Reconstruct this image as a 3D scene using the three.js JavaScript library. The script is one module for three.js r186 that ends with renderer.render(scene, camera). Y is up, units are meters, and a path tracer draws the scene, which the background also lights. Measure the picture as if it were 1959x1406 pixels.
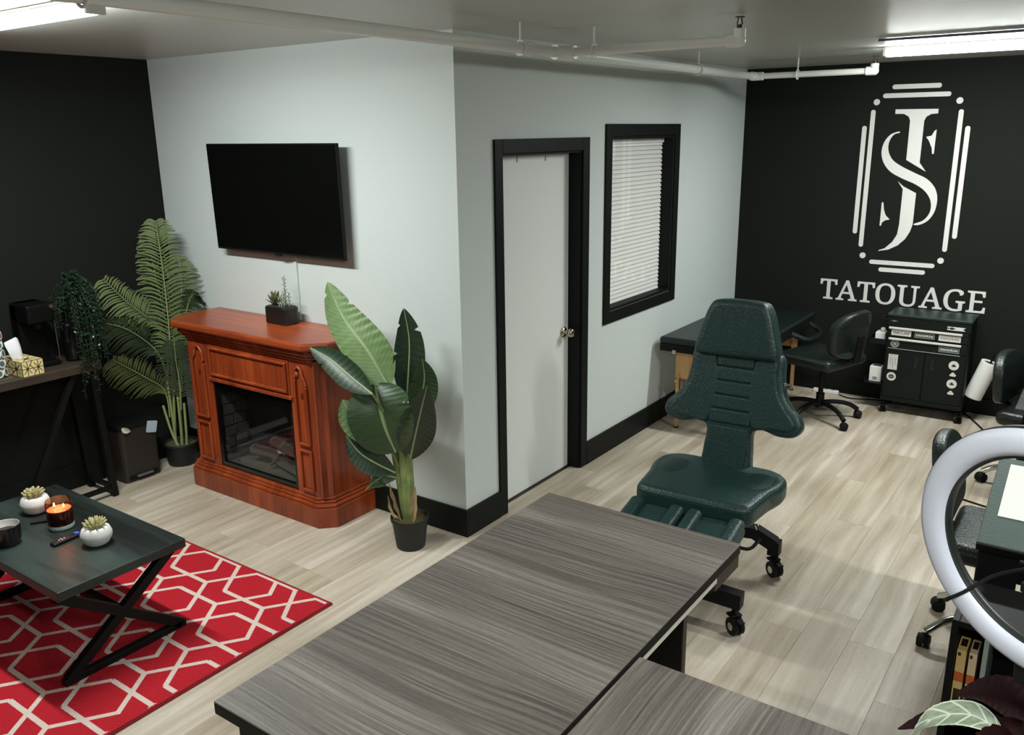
import * as THREE from 'three';
import { RoundedBoxGeometry } from 'three/addons/geometries/RoundedBoxGeometry.js';
import { mergeGeometries } from 'three/addons/utils/BufferGeometryUtils.js';
import { RectAreaLightUniformsLib } from 'three/addons/lights/RectAreaLightUniformsLib.js';
import { FontLoader } from 'three/addons/loaders/FontLoader.js';

// ---------------------------------------------------------------- camera, light, exposure
const scene = new THREE.Scene();
const camera = new THREE.PerspectiveCamera(46.51, 1959 / 1406, 0.05, 60);
camera.rotation.order = 'YXZ';
camera.position.set(0, 2.1, 0);
camera.rotation.set(-15.4 * Math.PI / 180, 35.48 * Math.PI / 180, -0.756 * Math.PI / 180);
const renderer = new THREE.WebGLRenderer({ antialias: true });
renderer.toneMapping = THREE.LinearToneMapping;
renderer.toneMappingExposure = 1.0;
renderer.shadowMap.enabled = true;
RectAreaLightUniformsLib.init();
scene.background = new THREE.Color(0x000000);
const LAMP_NITS = 205, SIDE_NITS = 60, LAMP_COLOR = 0xf9fffb, LENS_GLOW = 12;
const CEIL = 2.56;
// every ceiling lamp of the studio: [x of the middle, z, length, name part for its label, whether it is in view]
const LAMPS = [
  [-3.57, -1.74, 1.22, 'long white ceiling lamp above the coffee table'],
  [-0.70, -5.72, 1.22, 'long white ceiling lamp in front of the black logo wall'],
  [1.30, -3.40, 1.22, 'long white ceiling lamp on the work desk side'],
  [0.25, -0.35, 1.22, 'long white ceiling lamp above the side desk'],
];

// ---------------------------------------------------------------- helpers
let seed = 7;
const rnd = () => { seed = (seed * 1664525 + 1013904223) >>> 0; return seed / 4294967296; };
const rr = (a, b) => a + (b - a) * rnd();
const V = (x, y, z) => new THREE.Vector3(x, y, z);
const taken = {};
const numbered = n => { const k = taken[n] = (taken[n] ?? -1) + 1; return k ? `${n}_${String(k).padStart(3, '0')}` : n; };
function tag(o, label, category, group, kind) {
  if (label) o.userData.label = label;
  if (category) o.userData.category = category;
  if (group) o.userData.group = group;
  if (kind) o.userData.kind = kind;
  return o;
}
function thing(name, label, category, pos = [0, 0, 0], turn = 0, group) {
  const g = new THREE.Group(); g.name = numbered(name); g.position.set(...pos); g.rotation.y = turn;
  tag(g, label, category, group); scene.add(g); return g;
}
function mesh(name, geo, mat, parent) {
  const m = new THREE.Mesh(Array.isArray(geo) ? merge(geo) : geo, mat);
  m.name = parent === scene ? numbered(name) : name; parent.add(m); return m;
}
function struct(name, label, geo, mat) { const m = mesh(name, geo, mat, scene); m.userData.kind = 'structure'; m.userData.label = label; m.userData.category = name.split('_')[0]; return m; }
function structGroup(name, label) { const g = new THREE.Group(); g.name = numbered(name); g.userData.kind = 'structure'; g.userData.label = label; g.userData.category = name.split('_')[0]; scene.add(g); return g; }
function merge(list) {
  list = list.map(g => { const n = g.index ? g.toNonIndexed() : g.clone(); for (const k of Object.keys(n.attributes)) if (!['position', 'normal', 'uv'].includes(k)) n.deleteAttribute(k); return n; });
  return mergeGeometries(list);
}
// uv in metres by the way each face points
function boxUV(g, s = 1, du = 0, dv = 0, swap = false) {
  if (g.index) g = g.toNonIndexed();
  const p = g.attributes.position, n = g.attributes.normal, uv = new Float32Array(p.count * 2);
  for (let i = 0; i < p.count; i++) {
    const ax = Math.abs(n.getX(i)), ay = Math.abs(n.getY(i)), az = Math.abs(n.getZ(i));
    let u, v;
    if (ay >= ax && ay >= az) { u = p.getX(i); v = p.getZ(i); } else if (ax >= az) { u = p.getZ(i); v = p.getY(i); } else { u = p.getX(i); v = p.getY(i); }
    if (swap) [u, v] = [v, u];
    uv[2 * i] = u * s + du; uv[2 * i + 1] = v * s + dv;
  }
  g.setAttribute('uv', new THREE.BufferAttribute(uv, 2)); return g;
}
const box = (w, h, d, x = 0, y = 0, z = 0, r = 0) => { const g = r ? new RoundedBoxGeometry(w, h, d, 2, Math.min(r, w / 2.01, h / 2.01, d / 2.01)) : new THREE.BoxGeometry(w, h, d); g.translate(x, y, z); return boxUV(g); };
const span = (x0, x1, y0, y1, z0, z1, r = 0) => box(x1 - x0, y1 - y0, z1 - z0, (x0 + x1) / 2, (y0 + y1) / 2, (z0 + z1) / 2, r);
const cyl = (r0, r1, h, x = 0, y = 0, z = 0, seg = 24) => new THREE.CylinderGeometry(r1, r0, h, seg).translate(x, y + h / 2, z); // r0 below, y is the base
const sph = (r, x = 0, y = 0, z = 0, sx = 1, sy = 1, sz = 1, seg = 20) => new THREE.SphereGeometry(r, seg, Math.round(seg * 0.7)).scale(sx, sy, sz).translate(x, y, z);
const lathe = (pts, seg = 32) => new THREE.LatheGeometry(pts.map(p => new THREE.Vector2(...p)), seg);
function rod(a, b, r, r2 = r, seg = 10) {
  const d = b.clone().sub(a), g = new THREE.CylinderGeometry(r2, r, d.length(), seg);
  g.applyQuaternion(new THREE.Quaternion().setFromUnitVectors(V(0, 1, 0), d.clone().normalize())); g.translate(...a.clone().add(b).multiplyScalar(0.5).toArray()); return g;
}
function bar(a, b, w, h) { // square bar from a to b, h is its height, w its width
  const d = b.clone().sub(a), L = d.length(), g = new THREE.BoxGeometry(w, h, L);
  const z = d.normalize(), up = Math.abs(z.y) > 0.98 ? V(1, 0, 0) : V(0, 1, 0), x = up.clone().cross(z).normalize(), y = z.clone().cross(x);
  g.applyMatrix4(new THREE.Matrix4().makeBasis(x, y, z)); g.translate(...a.clone().add(b).multiplyScalar(0.5).toArray()); return boxUV(g);
}
const tube = (pts, r, seg = 24, rs = 8, closed = false) => new THREE.TubeGeometry(new THREE.CatmullRomCurve3(pts.map(p => Array.isArray(p) ? V(...p) : p), closed), seg, r, rs, closed);
function shapeOf(pts, smooth = false) {
  if (!smooth) return new THREE.Shape(pts.map(p => new THREE.Vector2(...p)));
  const c = new THREE.CatmullRomCurve3(pts.map(p => V(p[0], p[1], 0)), true, 'centripetal');
  return new THREE.Shape(c.getPoints(pts.length * 6).slice(0, -1).map(p => new THREE.Vector2(p.x, p.y)));
}
const roundRect = (w, h, r) => { const s = new THREE.Shape(), x = -w / 2, y = -h / 2; s.moveTo(x + r, y); s.lineTo(x + w - r, y); s.absarc(x + w - r, y + r, r, -Math.PI / 2, 0); s.lineTo(x + w, y + h - r); s.absarc(x + w - r, y + h - r, r, 0, Math.PI / 2); s.lineTo(x + r, y + h); s.absarc(x + r, y + h - r, r, Math.PI / 2, Math.PI); s.lineTo(x, y + r); s.absarc(x + r, y + r, r, Math.PI, 1.5 * Math.PI); return s; };
const extrude = (shape, depth, bevel = 0, bs = 3, cs = 10) => boxUV(new THREE.ExtrudeGeometry(shape, { depth: depth - 2 * bevel, bevelEnabled: bevel > 0, bevelThickness: bevel, bevelSize: bevel, bevelOffset: -bevel, bevelSegments: bs, curveSegments: cs }).translate(0, 0, bevel));

// noise and textures
const hash = (x, y, s) => { let h = (x * 374761393 + y * 668265263 + s * 974711) | 0; h = Math.imul(h ^ (h >>> 13), 1274126177); return ((h ^ (h >>> 16)) >>> 0) / 4294967296; };
function vnoise(x, y, px, py, s) { // periodic value noise, px and py cells
  const xi = Math.floor(x), yi = Math.floor(y), fx = x - xi, fy = y - yi, u = fx * fx * (3 - 2 * fx), v = fy * fy * (3 - 2 * fy);
  const m = (a, n) => ((a % n) + n) % n, a = hash(m(xi, px), m(yi, py), s), b = hash(m(xi + 1, px), m(yi, py), s), c = hash(m(xi, px), m(yi + 1, py), s), d = hash(m(xi + 1, px), m(yi + 1, py), s);
  return (a + (b - a) * u) * (1 - v) + (c + (d - c) * u) * v;
}
function dataTex(w, h, fn, srgb = true, rx = 1, ry = 1) {
  const d = new Uint8Array(w * h * 4);
  for (let j = 0; j < h; j++) for (let i = 0; i < w; i++) { const c = fn(i / w, j / h), k = (j * w + i) * 4; d[k] = c[0]; d[k + 1] = c[1]; d[k + 2] = c[2]; d[k + 3] = 255; }
  const t = new THREE.DataTexture(d, w, h); t.wrapS = t.wrapT = THREE.RepeatWrapping; t.magFilter = THREE.LinearFilter; t.minFilter = THREE.LinearMipmapLinearFilter; t.generateMipmaps = true;
  if (srgb) t.colorSpace = THREE.SRGBColorSpace; t.repeat.set(rx, ry); t.needsUpdate = true; return t;
}
function canvasTex(w, h, draw) {
  const c = document.createElement('canvas'); c.width = w; c.height = h; draw(c.getContext('2d'), w, h);
  const t = new THREE.CanvasTexture(c); t.colorSpace = THREE.SRGBColorSpace; return t;
}
const mix3 = (a, b, t) => [a[0] + (b[0] - a[0]) * t, a[1] + (b[1] - a[1]) * t, a[2] + (b[2] - a[2]) * t];
const clamp01 = t => Math.max(0, Math.min(1, t));
// wood grain running along v: dark, light are sRGB colours; freq = grain lines per texture width
function grainTex(w, h, dark, light, s, { freq = 40, along = 3, contrast = 1, streak = 0.5, rx = 1, ry = 1 } = {}) {
  return dataTex(w, h, (u, v) => {
    const warp = vnoise(u * 4, v * 3, 4, 3, s + 9) * 0.05;
    const a = vnoise((u + warp) * freq, v * along, freq, along, s), b = vnoise((u + warp) * freq * 3, v * along * 2, freq * 3, along * 2, s + 1), c = vnoise(u * 5, v * 2, 5, 2, s + 2), f = vnoise(u * w / 2, v * h / 6, w / 2, Math.round(h / 6), s + 3);
    let t = 0.38 * a + 0.22 * b + streak * (c - 0.2) + 0.12 * f; t = clamp01(0.5 + (t - 0.5) * contrast);
    return mix3(dark, light, t);
  }, true, rx, ry);
}
const matte = (color, roughness, extra = {}) => new THREE.MeshPhysicalMaterial({ color, roughness, specularIntensity: 0.3, ...extra });
const std = (color, roughness = 0.6, extra = {}) => new THREE.MeshStandardMaterial({ color, roughness, ...extra });

// ---------------------------------------------------------------- materials
const bumpPeel = dataTex(256, 256, (u, v) => { const n = 255 * (0.6 * vnoise(u * 90, v * 90, 90, 90, 3) + 0.4 * vnoise(u * 40, v * 40, 40, 40, 4)); return [n, n, n]; }, false);
const bumpHide = dataTex(256, 256, (u, v) => { const n = 255 * Math.abs(vnoise(u * 60, v * 60, 60, 60, 5) - vnoise(u * 45, v * 45, 45, 45, 6)); return [n, n, n]; }, false, 4, 4);
const bumpPlastic = dataTex(128, 128, (u, v) => { const n = 255 * vnoise(u * 64, v * 64, 64, 64, 8); return [n, n, n]; }, false, 6, 6);
const M = {
  whiteWall: std(0xccd4d2, 0.75, { bumpMap: bumpPeel, bumpScale: 0.0006 }),
  blackWall: matte(0x1a1d19, 0.85, { bumpMap: bumpPeel, bumpScale: 0.0006 }),
  ceiling: std(0xc2c4be, 0.34, { bumpMap: bumpPeel, bumpScale: 0.0004 }),
  blackTrim: matte(0x151816, 0.5),
  door: std(0xe2e6e4, 0.5, { bumpMap: bumpPeel, bumpScale: 0.0003 }),
  chrome: std(0xd8d6d2, 0.16, { metalness: 1 }),
  nickel: std(0xb5aa98, 0.26, { metalness: 1 }),
  blackMetal: matte(0x121312, 0.5),
  blackPlastic: matte(0x161817, 0.5, { bumpMap: bumpPlastic, bumpScale: 0.0003 }),
  gloss: std(0x0c0d0c, 0.12),
  slat: std(0xf0f0ec, 0.5),
  pipe: std(0xeef0ec, 0.35),
  hide: std(0x1a3634, 0.4, { bumpMap: bumpHide, bumpScale: 0.0012 }),
  hideDark: std(0x131d1a, 0.38, { bumpMap: bumpHide, bumpScale: 0.0012 }),
  white: std(0xdededa, 0.6),
  paper: std(0xe9e8e3, 0.8),
  glass: new THREE.MeshPhysicalMaterial({ color: 0xffffff, roughness: 0.02, transmission: 1, thickness: 0, ior: 1.45 }),
};

// ---------------------------------------------------------------- the room
const XL = -5.09, X2 = -2.65, Z1 = -3.281, ZF = -7.04, XR = 2.3, ZB = 2.4, T = 0.12;
{ // floor of separate planks laid along z
  const floor = structGroup('floor', 'pale grey oak plank floor');
  const slab = mesh('floor_base', span(XL - T, XR + T, -0.1, -0.006, ZF - T, ZB + T), std(0x4c4439, 0.9), floor);
  const tex = [11, 23, 37, 53].map((q, i) => { const d = [[148, 131, 108], [154, 138, 116], [151, 135, 112], [156, 141, 120]][i], l = [[216, 204, 190], [218, 207, 193], [217, 206, 191], [220, 210, 197]][i];
    return dataTex(256, 1024, (u, v) => {
      const w = 0.06 * vnoise(u * 3, v * 5, 3, 5, q + 9), a = vnoise((u + w) * 14, v * 4, 14, 4, q), b = vnoise((u + w) * 40, v * 9, 40, 9, q + 1), c = vnoise(u * 3, v * 4, 3, 4, q + 2), f = vnoise(u * 128, v * 90, 128, 90, q + 3);
      return mix3(d, l, clamp01(0.5 + 1.0 * (0.42 * a + 0.2 * b + 0.5 * c + 0.12 * f - 0.56)));
    }, true, 1 / 0.42, 1 / 1.7); });
  const mats = tex.map(t => std(0xffffff, 0.42, { map: t }));
  const W = 0.183, L = 1.22, gap = 0.0007;
  const variants = [0, 1, 2, 3, 4, 5].map(k => boxUV(new RoundedBoxGeometry(W - gap, 0.008, L - gap, 1, 0.0006), 1, k * 0.37, k * 0.53));
  let col = 0;
  for (let x = XL + W / 2; x < 1.4; x += W, col++) {
    const off = (hash(col, 3, 9) * L);
    for (let z = ZF + L / 2 - off; z < 0.6; z += L) {
      const z0 = Math.max(z - L / 2, ZF), z1 = z + L / 2;
      if (x < X2 - 0.15 && z1 < Z1) continue;          // behind the white walls
      const m = mesh('plank', variants[Math.floor(rnd() * 6)], mats[Math.floor(rnd() * 4)], floor);
      m.position.set(x, -0.004, (z0 + z1) / 2); m.scale.z = (z1 - z0) / L;
    }
  }
}
struct('ceiling', 'light grey satin painted ceiling', span(XL - T, XR + T, CEIL, CEIL + 0.12, ZF - T, ZB + T), M.ceiling);
struct('wall_left', 'matte black side wall behind the console table', span(XL - T, XL, 0, CEIL, Z1 - 0.001, ZB), M.blackWall);
struct('wall_rear', 'white wall carrying the television', span(XL - T, X2, 0, CEIL, Z1 - T, Z1), M.whiteWall);
// door wall with two openings
const DZ0 = -4.455, DZ1 = -3.64, DH = 1.995, WZ0 = -5.71, WZ1 = -4.80, WY0 = 0.965, WY1 = 2.065;
struct('wall_partition', 'white wall with the door and the window', [
  span(X2 - T, X2, 0, CEIL, DZ1, Z1 - T), span(X2 - T, X2, DH, CEIL, DZ0, DZ1), span(X2 - T, X2, 0, CEIL, WZ1, DZ0),
  span(X2 - T, X2, 0, WY0, WZ0, WZ1), span(X2 - T, X2, WY1, CEIL, WZ0, WZ1), span(X2 - T, X2, 0, CEIL, ZF, WZ0)], M.whiteWall);
struct('wall_far', 'matte black wall carrying the white logo', span(XL - T, XR + T, 0, CEIL, ZF - T, ZF), M.blackWall);
struct('wall_right', 'matte black wall on the work desk side', span(XR, XR + T, 0, CEIL, ZF, ZB), M.blackWall);
struct('wall_front', 'matte black wall facing the logo wall', span(XL - T, XR + T, 0, CEIL, ZB, ZB + T), M.blackWall);
struct('wall_side', 'end wall of the room behind the door', span(XL - T, XL, 0, CEIL, ZF, Z1 - T), M.whiteWall);
const base = (name, label, g) => struct(name, label, g, M.blackTrim);
base('baseboard_rear', 'black skirting board under the television wall', span(XL, X2 + 0.016, 0, 0.155, Z1, Z1 + 0.016, 0.003));
base('baseboard_partition', 'black skirting board along the door wall', [span(X2, X2 + 0.016, 0, 0.155, DZ1 + 0.065, Z1 + 0.001, 0.003), span(X2, X2 + 0.016, 0, 0.155, ZF, DZ0 - 0.07, 0.003)]);
base('baseboard_left', 'black skirting board under the black side wall', span(XL, XL + 0.016, 0, 0.155, Z1 + 0.016, ZB, 0.003));
base('baseboard_far', 'black skirting board under the logo wall', span(X2 + 0.016, XR, 0, 0.12, ZF, ZF + 0.014, 0.003));

{ // door
  const d = structGroup('door_1', 'flush white door in a black frame with a metal knob');
  const c = 0.07, p = 0.014;
  mesh('casing', span(X2, X2 + p, 0, DH + c, DZ1 - 0.004, DZ1 + 0.065, 0.003), M.blackTrim, d);
  mesh('casing', span(X2, X2 + p, 0, DH + c, DZ0 - 0.07, DZ0 + 0.004, 0.003), M.blackTrim, d);
  mesh('casing', span(X2, X2 + p, DH - 0.004, DH + c, DZ0 + 0.004, DZ1 - 0.004, 0.003), M.blackTrim, d);
  mesh('jamb', span(X2 - T, X2, 0, DH, DZ0, DZ0 + 0.015), M.blackTrim, d);
  mesh('jamb', span(X2 - T, X2, 0, DH, DZ1 - 0.015, DZ1), M.blackTrim, d);
  mesh('jamb', span(X2 - T, X2, DH - 0.015, DH, DZ0 + 0.015, DZ1 - 0.015), M.blackTrim, d);
  const leaf = mesh('door_leaf', span(X2 - 0.115, X2 - 0.08, 0.008, DH - 0.018, DZ0 + 0.018, DZ1 - 0.018, 0.002), M.door, d);
  const k = lathe([[0, 0], [0.032, 0], [0.034, 0.004], [0.03, 0.009], [0.013, 0.012], [0.012, 0.035], [0.022, 0.042], [0.029, 0.055], [0.027, 0.068], [0.018, 0.074], [0, 0.075]], 28).rotateZ(-Math.PI / 2);
  const knob = mesh('knob', k, M.nickel, leaf); knob.position.set(X2 - 0.08, 0.905, DZ0 + 0.075);
  for (const z of [-3.90, -4.18]) mesh('hook', [span(X2 - 0.08, X2 - 0.078, DH - 0.055, DH - 0.018, z - 0.004, z + 0.004)], M.nickel, leaf);
}
{ // window with closed blind
  const w = structGroup('window_1', 'interior window in a black frame with a closed white blind');
  const c = 0.075, p = 0.014;
  mesh('casing', span(X2, X2 + p, WY0 - c, WY1 + c, WZ1, WZ1 + c, 0.003), M.blackTrim, w);
  mesh('casing', span(X2, X2 + p, WY0 - c, WY1 + c, WZ0 - c, WZ0, 0.003), M.blackTrim, w);
  mesh('casing', span(X2, X2 + p, WY1, WY1 + c, WZ0, WZ1, 0.003), M.blackTrim, w);
  mesh('casing', span(X2, X2 + p, WY0 - c, WY0, WZ0, WZ1, 0.003), M.blackTrim, w);
  const q = 0.018;
  mesh('reveal', span(X2 - T, X2, WY0, WY1, WZ0, WZ0 + q), M.blackTrim, w);
  mesh('reveal', span(X2 - T, X2, WY0, WY1, WZ1 - q, WZ1), M.blackTrim, w);
  mesh('reveal', span(X2 - T, X2, WY1 - q, WY1, WZ0 + q, WZ1 - q), M.blackTrim, w);
  mesh('sill', span(X2 - T, X2, WY0, WY0 + q, WZ0 + q, WZ1 - q), M.blackTrim, w);
  mesh('pane', new THREE.PlaneGeometry(WZ1 - WZ0 - 2 * q, WY1 - WY0 - 2 * q).rotateY(Math.PI / 2).translate(X2 - 0.05, (WY0 + WY1) / 2, (WZ0 + WZ1) / 2), M.glass, w);
  mesh('headrail', span(X2 - 0.1, X2 - 0.065, WY1 - q - 0.03, WY1 - q, WZ0 + q + 0.006, WZ1 - q - 0.006, 0.003), M.slat, w);
  const n = 36, y0 = WY0 + q + 0.012, y1 = WY1 - q - 0.035, pitch = (y1 - y0) / n, L = WZ1 - WZ0 - 2 * q - 0.012;
  const s = new THREE.Shape(); s.moveTo(-0.0148, 0); s.quadraticCurveTo(0, 0.0042, 0.0148, 0); s.lineTo(0.0148, 0.0008); s.quadraticCurveTo(0, 0.005, -0.0148, 0.0008);
  const g = new THREE.ExtrudeGeometry(s, { depth: L, bevelEnabled: false, curveSegments: 4 }).translate(0, 0, -L / 2).rotateZ(-1.13);
  for (let i = 0; i <= n; i++) { const m = mesh('blind_slat', g, M.slat, w); m.position.set(X2 - 0.082, y0 + i * pitch, (WZ0 + WZ1) / 2); m.rotation.x = rr(-0.002, 0.002); }
}

// ---------------------------------------------------------------- ceiling lamps
for (const [x, z, L, label] of LAMPS) {
  const t = thing('ceiling_lamp', label, 'lamp', [x, CEIL, z], 0, 'long ceiling lamps');
  mesh('housing', [span(-L / 2, L / 2, -0.014, 0, -0.04, 0.04, 0.004), span(-L / 2 - 0.004, -L / 2 + 0.012, -0.055, 0, -0.036, 0.036, 0.004), span(L / 2 - 0.012, L / 2 + 0.004, -0.055, 0, -0.036, 0.036, 0.004)], M.white, t);
  const s = new THREE.Shape(); s.moveTo(-0.034, 0); s.absellipse(0, 0, 0.034, 0.044, Math.PI, 2 * Math.PI, false); s.lineTo(-0.034, 0);
  mesh('lamp_lens', new THREE.ExtrudeGeometry(s, { depth: L - 0.024, bevelEnabled: false, curveSegments: 14 }).translate(0, 0, -L / 2 + 0.012).rotateY(Math.PI / 2).translate(0, -0.014, 0), std(0xf4f4f0, 0.5, { emissive: LAMP_COLOR, emissiveIntensity: LENS_GLOW }), t);
  const a = new THREE.RectAreaLight(LAMP_COLOR, LAMP_NITS, L - 0.03, 0.07); a.rotation.x = -Math.PI / 2; a.position.set(0, -0.062, 0); a.name = 'lamp_light'; t.add(a);
  for (const sd of [-1, 1]) { const b = new THREE.RectAreaLight(LAMP_COLOR, SIDE_NITS, L - 0.03, 0.036); b.rotation.y = sd > 0 ? Math.PI : 0; b.position.set(0, -0.036, sd * 0.042); b.name = 'lamp_light'; t.add(b); }
}
{ // sprinkler pipes under the ceiling
  const t = thing('sprinkler_pipe', 'white sprinkler pipe run hung under the ceiling', 'pipe', [-2.27, 2.455, -3.5]);
  const px = 0, r = 0.024;
  const P = (a, b, rad = r) => rod(V(...a), V(...b), rad, rad, 18);
  mesh('main_pipe', P([px, 0, 5.4], [px, 0, -2.68]), M.pipe, t);
  mesh('branch_pipe', P([px, 0, -0.13], [0.86, 0, -0.13], 0.02), M.pipe, t);
  mesh('end_pipe', P([px, 0, -2.68], [0.80, 0, -2.68], 0.02), M.pipe, t);
  mesh('tee', [P([px, 0, -0.20], [px, 0, -0.06], 0.033), P([px, 0, -0.13], [0.07, 0, -0.13], 0.03)], M.pipe, t);
  mesh('coupling', P([px, 0, 0.14], [px, 0, 0.2], 0.032), M.pipe, t);
  mesh('elbow', [sph(0.03, px, 0, -2.68), P([px, 0, -2.68], [px + 0.06, 0, -2.68], 0.028), P([px, 0, -2.62], [px, 0, -2.68], 0.03)], M.pipe, t);
  for (const [x, z] of [[0.86, -0.13], [0.80, -2.68]]) {
    mesh('elbow', [P([x - 0.05, 0, z], [x, 0, z], 0.028), sph(0.028, x, 0, z), P([x, 0, z], [x, 0.045, z], 0.026)], M.pipe, t);
    const h = mesh('sprinkler_head', [rod(V(x, 0.045, z), V(x, 0.06, z), 0.012), rod(V(x - 0.011, 0.06, z), V(x - 0.006, 0.088, z), 0.003), rod(V(x + 0.011, 0.06, z), V(x + 0.006, 0.088, z), 0.003), cyl(0.02, 0.02, 0.003, x, 0.088, z)], std(0x3a201b, 0.4, { metalness: 0.5 }), t);
    tag(h, 'dark bronze sprinkler head');
  }
  const hang = (x, z, c = true) => mesh('hanger', [rod(V(x, 0.03, z), V(x, CEIL - 2.455, z), 0.005), new THREE.TorusGeometry(0.03, 0.005, 8, 20).rotateY(c ? 0 : Math.PI / 2).translate(x, 0, z)], M.pipe, t);
  hang(px, 0.22); hang(px, -1.7); hang(px, 2.2); hang(0.17, -0.13, false); hang(0.3, -2.68, false);
}
{ const c = mesh('ceiling_conduit', [rod(V(-1.22, CEIL - 0.008, -5.16), V(1.6, CEIL - 0.008, -5.16), 0.007)], std(0x565b6b, 0.5), scene); tag(c, 'thin blue-grey wire line along the ceiling beside the far lamp', 'wire'); }

// ---------------------------------------------------------------- wall logo
{
  const t = thing('wall_logo', 'large white vinyl monogram and word on the black wall', 'logo', [-1.36, 0, ZF + 0.0005]);
  const vin = std(0xd9d7d3, 0.55), D = 0.0025;
  const cap = (x0, y0, x1, y1, w) => { const dx = x1 - x0, dy = y1 - y0, L = Math.hypot(dx, dy); return extrude(roundRect(L, w, w / 2.02), D).rotateZ(Math.atan2(dy, dx)).translate((x0 + x1) / 2, (y0 + y1) / 2, 0); };
  const bars = [[-0.175, 2.384, 0.157, 2.384], [-0.235, 2.323, 0.225, 2.323], [-0.218, 1.089, 0.248, 1.089], [-0.145, 1.034, 0.188, 1.034],
    [-0.346, 1.30, -0.346, 2.11], [-0.293, 1.20, -0.293, 2.225], [0.303, 1.20, 0.303, 2.215], [0.358, 1.30, 0.358, 2.10]];
  for (const b of bars) mesh('bar', cap(...b, 0.033), vin, t);
  for (const [x, y] of [[-0.275, 2.28], [0.285, 2.275], [-0.272, 1.134], [0.285, 1.132]]) mesh('dot', new THREE.CylinderGeometry(0.0225, 0.0225, D, 24).rotateX(Math.PI / 2).translate(x, y, D / 2), vin, t);
  const jt = [[-0.138, 2.225], [0.153, 2.222], [0.153, 2.19], [0.11, 2.187], [0.078, 2.169], [0.066, 2.141], [0.066, 1.843], [0.115, 1.778], [-0.028, 1.862], [-0.03, 2.142], [-0.042, 2.171], [-0.076, 2.191], [-0.137, 2.193]];
  const jl = [[-0.071, 1.706], [-0.029, 1.669], [0.065, 1.621], [0.065, 1.389], [0.051, 1.334], [0.023, 1.278], [-0.025, 1.227], [-0.088, 1.191], [-0.16, 1.175], [-0.156, 1.183], [-0.115, 1.2], [-0.066, 1.252], [-0.037, 1.309], [-0.03, 1.385], [-0.03, 1.649]];
  const sl = [[-0.092, 2.065], [-0.148, 2.05], [-0.19, 2.0], [-0.207, 1.934], [-0.201, 1.881], [-0.177, 1.827], [-0.129, 1.774], [-0.048, 1.729], [0.056, 1.684], [0.121, 1.64], [0.164, 1.581], [0.177, 1.522], [0.167, 1.468], [0.132, 1.422], [0.071, 1.392], [0.076, 1.387], [0.11, 1.389], [0.164, 1.421], [0.202, 1.483], [0.214, 1.563], [0.206, 1.622], [0.181, 1.674], [0.128, 1.726], [0.037, 1.77], [-0.055, 1.815], [-0.122, 1.861], [-0.154, 1.914], [-0.163, 1.96], [-0.155, 2.007], [-0.129, 2.046], [-0.092, 2.059]];
  const r1 = [[0.143, 2.069], [0.156, 2.078], [0.155, 1.906], [0.143, 1.906], [0.137, 1.947], [0.112, 1.999], [0.091, 2.027], [0.127, 2.035]];
  const r2 = [[-0.169, 1.546], [-0.158, 1.546], [-0.148, 1.489], [-0.132, 1.449], [-0.101, 1.42], [-0.136, 1.41], [-0.155, 1.392], [-0.158, 1.37], [-0.169, 1.37]];
  mesh('letter_j', [extrude(shapeOf(jt), D), extrude(shapeOf(jl), D)], vin, t);
  mesh('letter_s', [extrude(shapeOf(sl, true), D), extrude(shapeOf(r1), D), extrude(shapeOf(r2), D)], vin, t);
  const font = await new FontLoader().loadAsync('fonts/droid/droid_serif_regular.typeface.json');
  const gl = [...'TATOUAGE'].map(ch => { const g = new THREE.ExtrudeGeometry(font.generateShapes(ch, 0.215), { depth: D - 0.0006, bevelEnabled: true, bevelSize: 0.0035, bevelThickness: 0.0003, bevelSegments: 1, curveSegments: 8 }); g.translate(0, 0, 0.0003); g.computeBoundingBox(); return g; });
  const kern = [-0.012, -0.012, 0.004, 0.008, 0.0, 0.0, 0.008], gap = 0.006;
  let tot = 0; gl.forEach((g, i) => { tot += g.boundingBox.max.x - g.boundingBox.min.x + (i < 7 ? gap + kern[i] : 0); });
  const capH = gl[0].boundingBox.max.y - gl[0].boundingBox.min.y, k = 1.195 / tot; let x = -0.575;
  gl.forEach((g, i) => { const b = g.boundingBox, w = b.max.x - b.min.x; g.translate(-b.min.x, 0, 0).translate(0, 0.0035, 0).scale(k, 0.162 / capH, 1); const m = mesh('letter', g, vin, t); m.position.set(x, 0.765, 0); x += (w + gap + (kern[i] || 0)) * k; });
}

// ---------------------------------------------------------------- television
{
  const t = thing('television', 'large black flat television mounted on the white wall', 'television', [-3.915, 1.75, Z1 + 0.07]);
  t.rotation.x = 0.02;
  mesh('casing', box(1.085, 0.612, 0.022, 0, 0, 0.003, 0.003), M.blackPlastic, t);
  mesh('screen', box(1.074, 0.592, 0.002, 0, 0.004, 0.0155), std(0x070807, 0.22), t);
  mesh('wall_mount', box(0.42, 0.3, 0.052, 0, 0, -0.041), M.blackMetal, t);
  mesh('sensor', box(0.05, 0.008, 0.012, 0, -0.311, 0.006, 0.002), M.blackPlastic, t);
  const c = mesh('cord_cover', [span(-3.865, -3.842, 1.056, 1.44, Z1, Z1 + 0.012, 0.003)], M.whiteWall, scene); tag(c, 'white cord cover strip on the wall below the television', 'cord cover');
}

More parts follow.
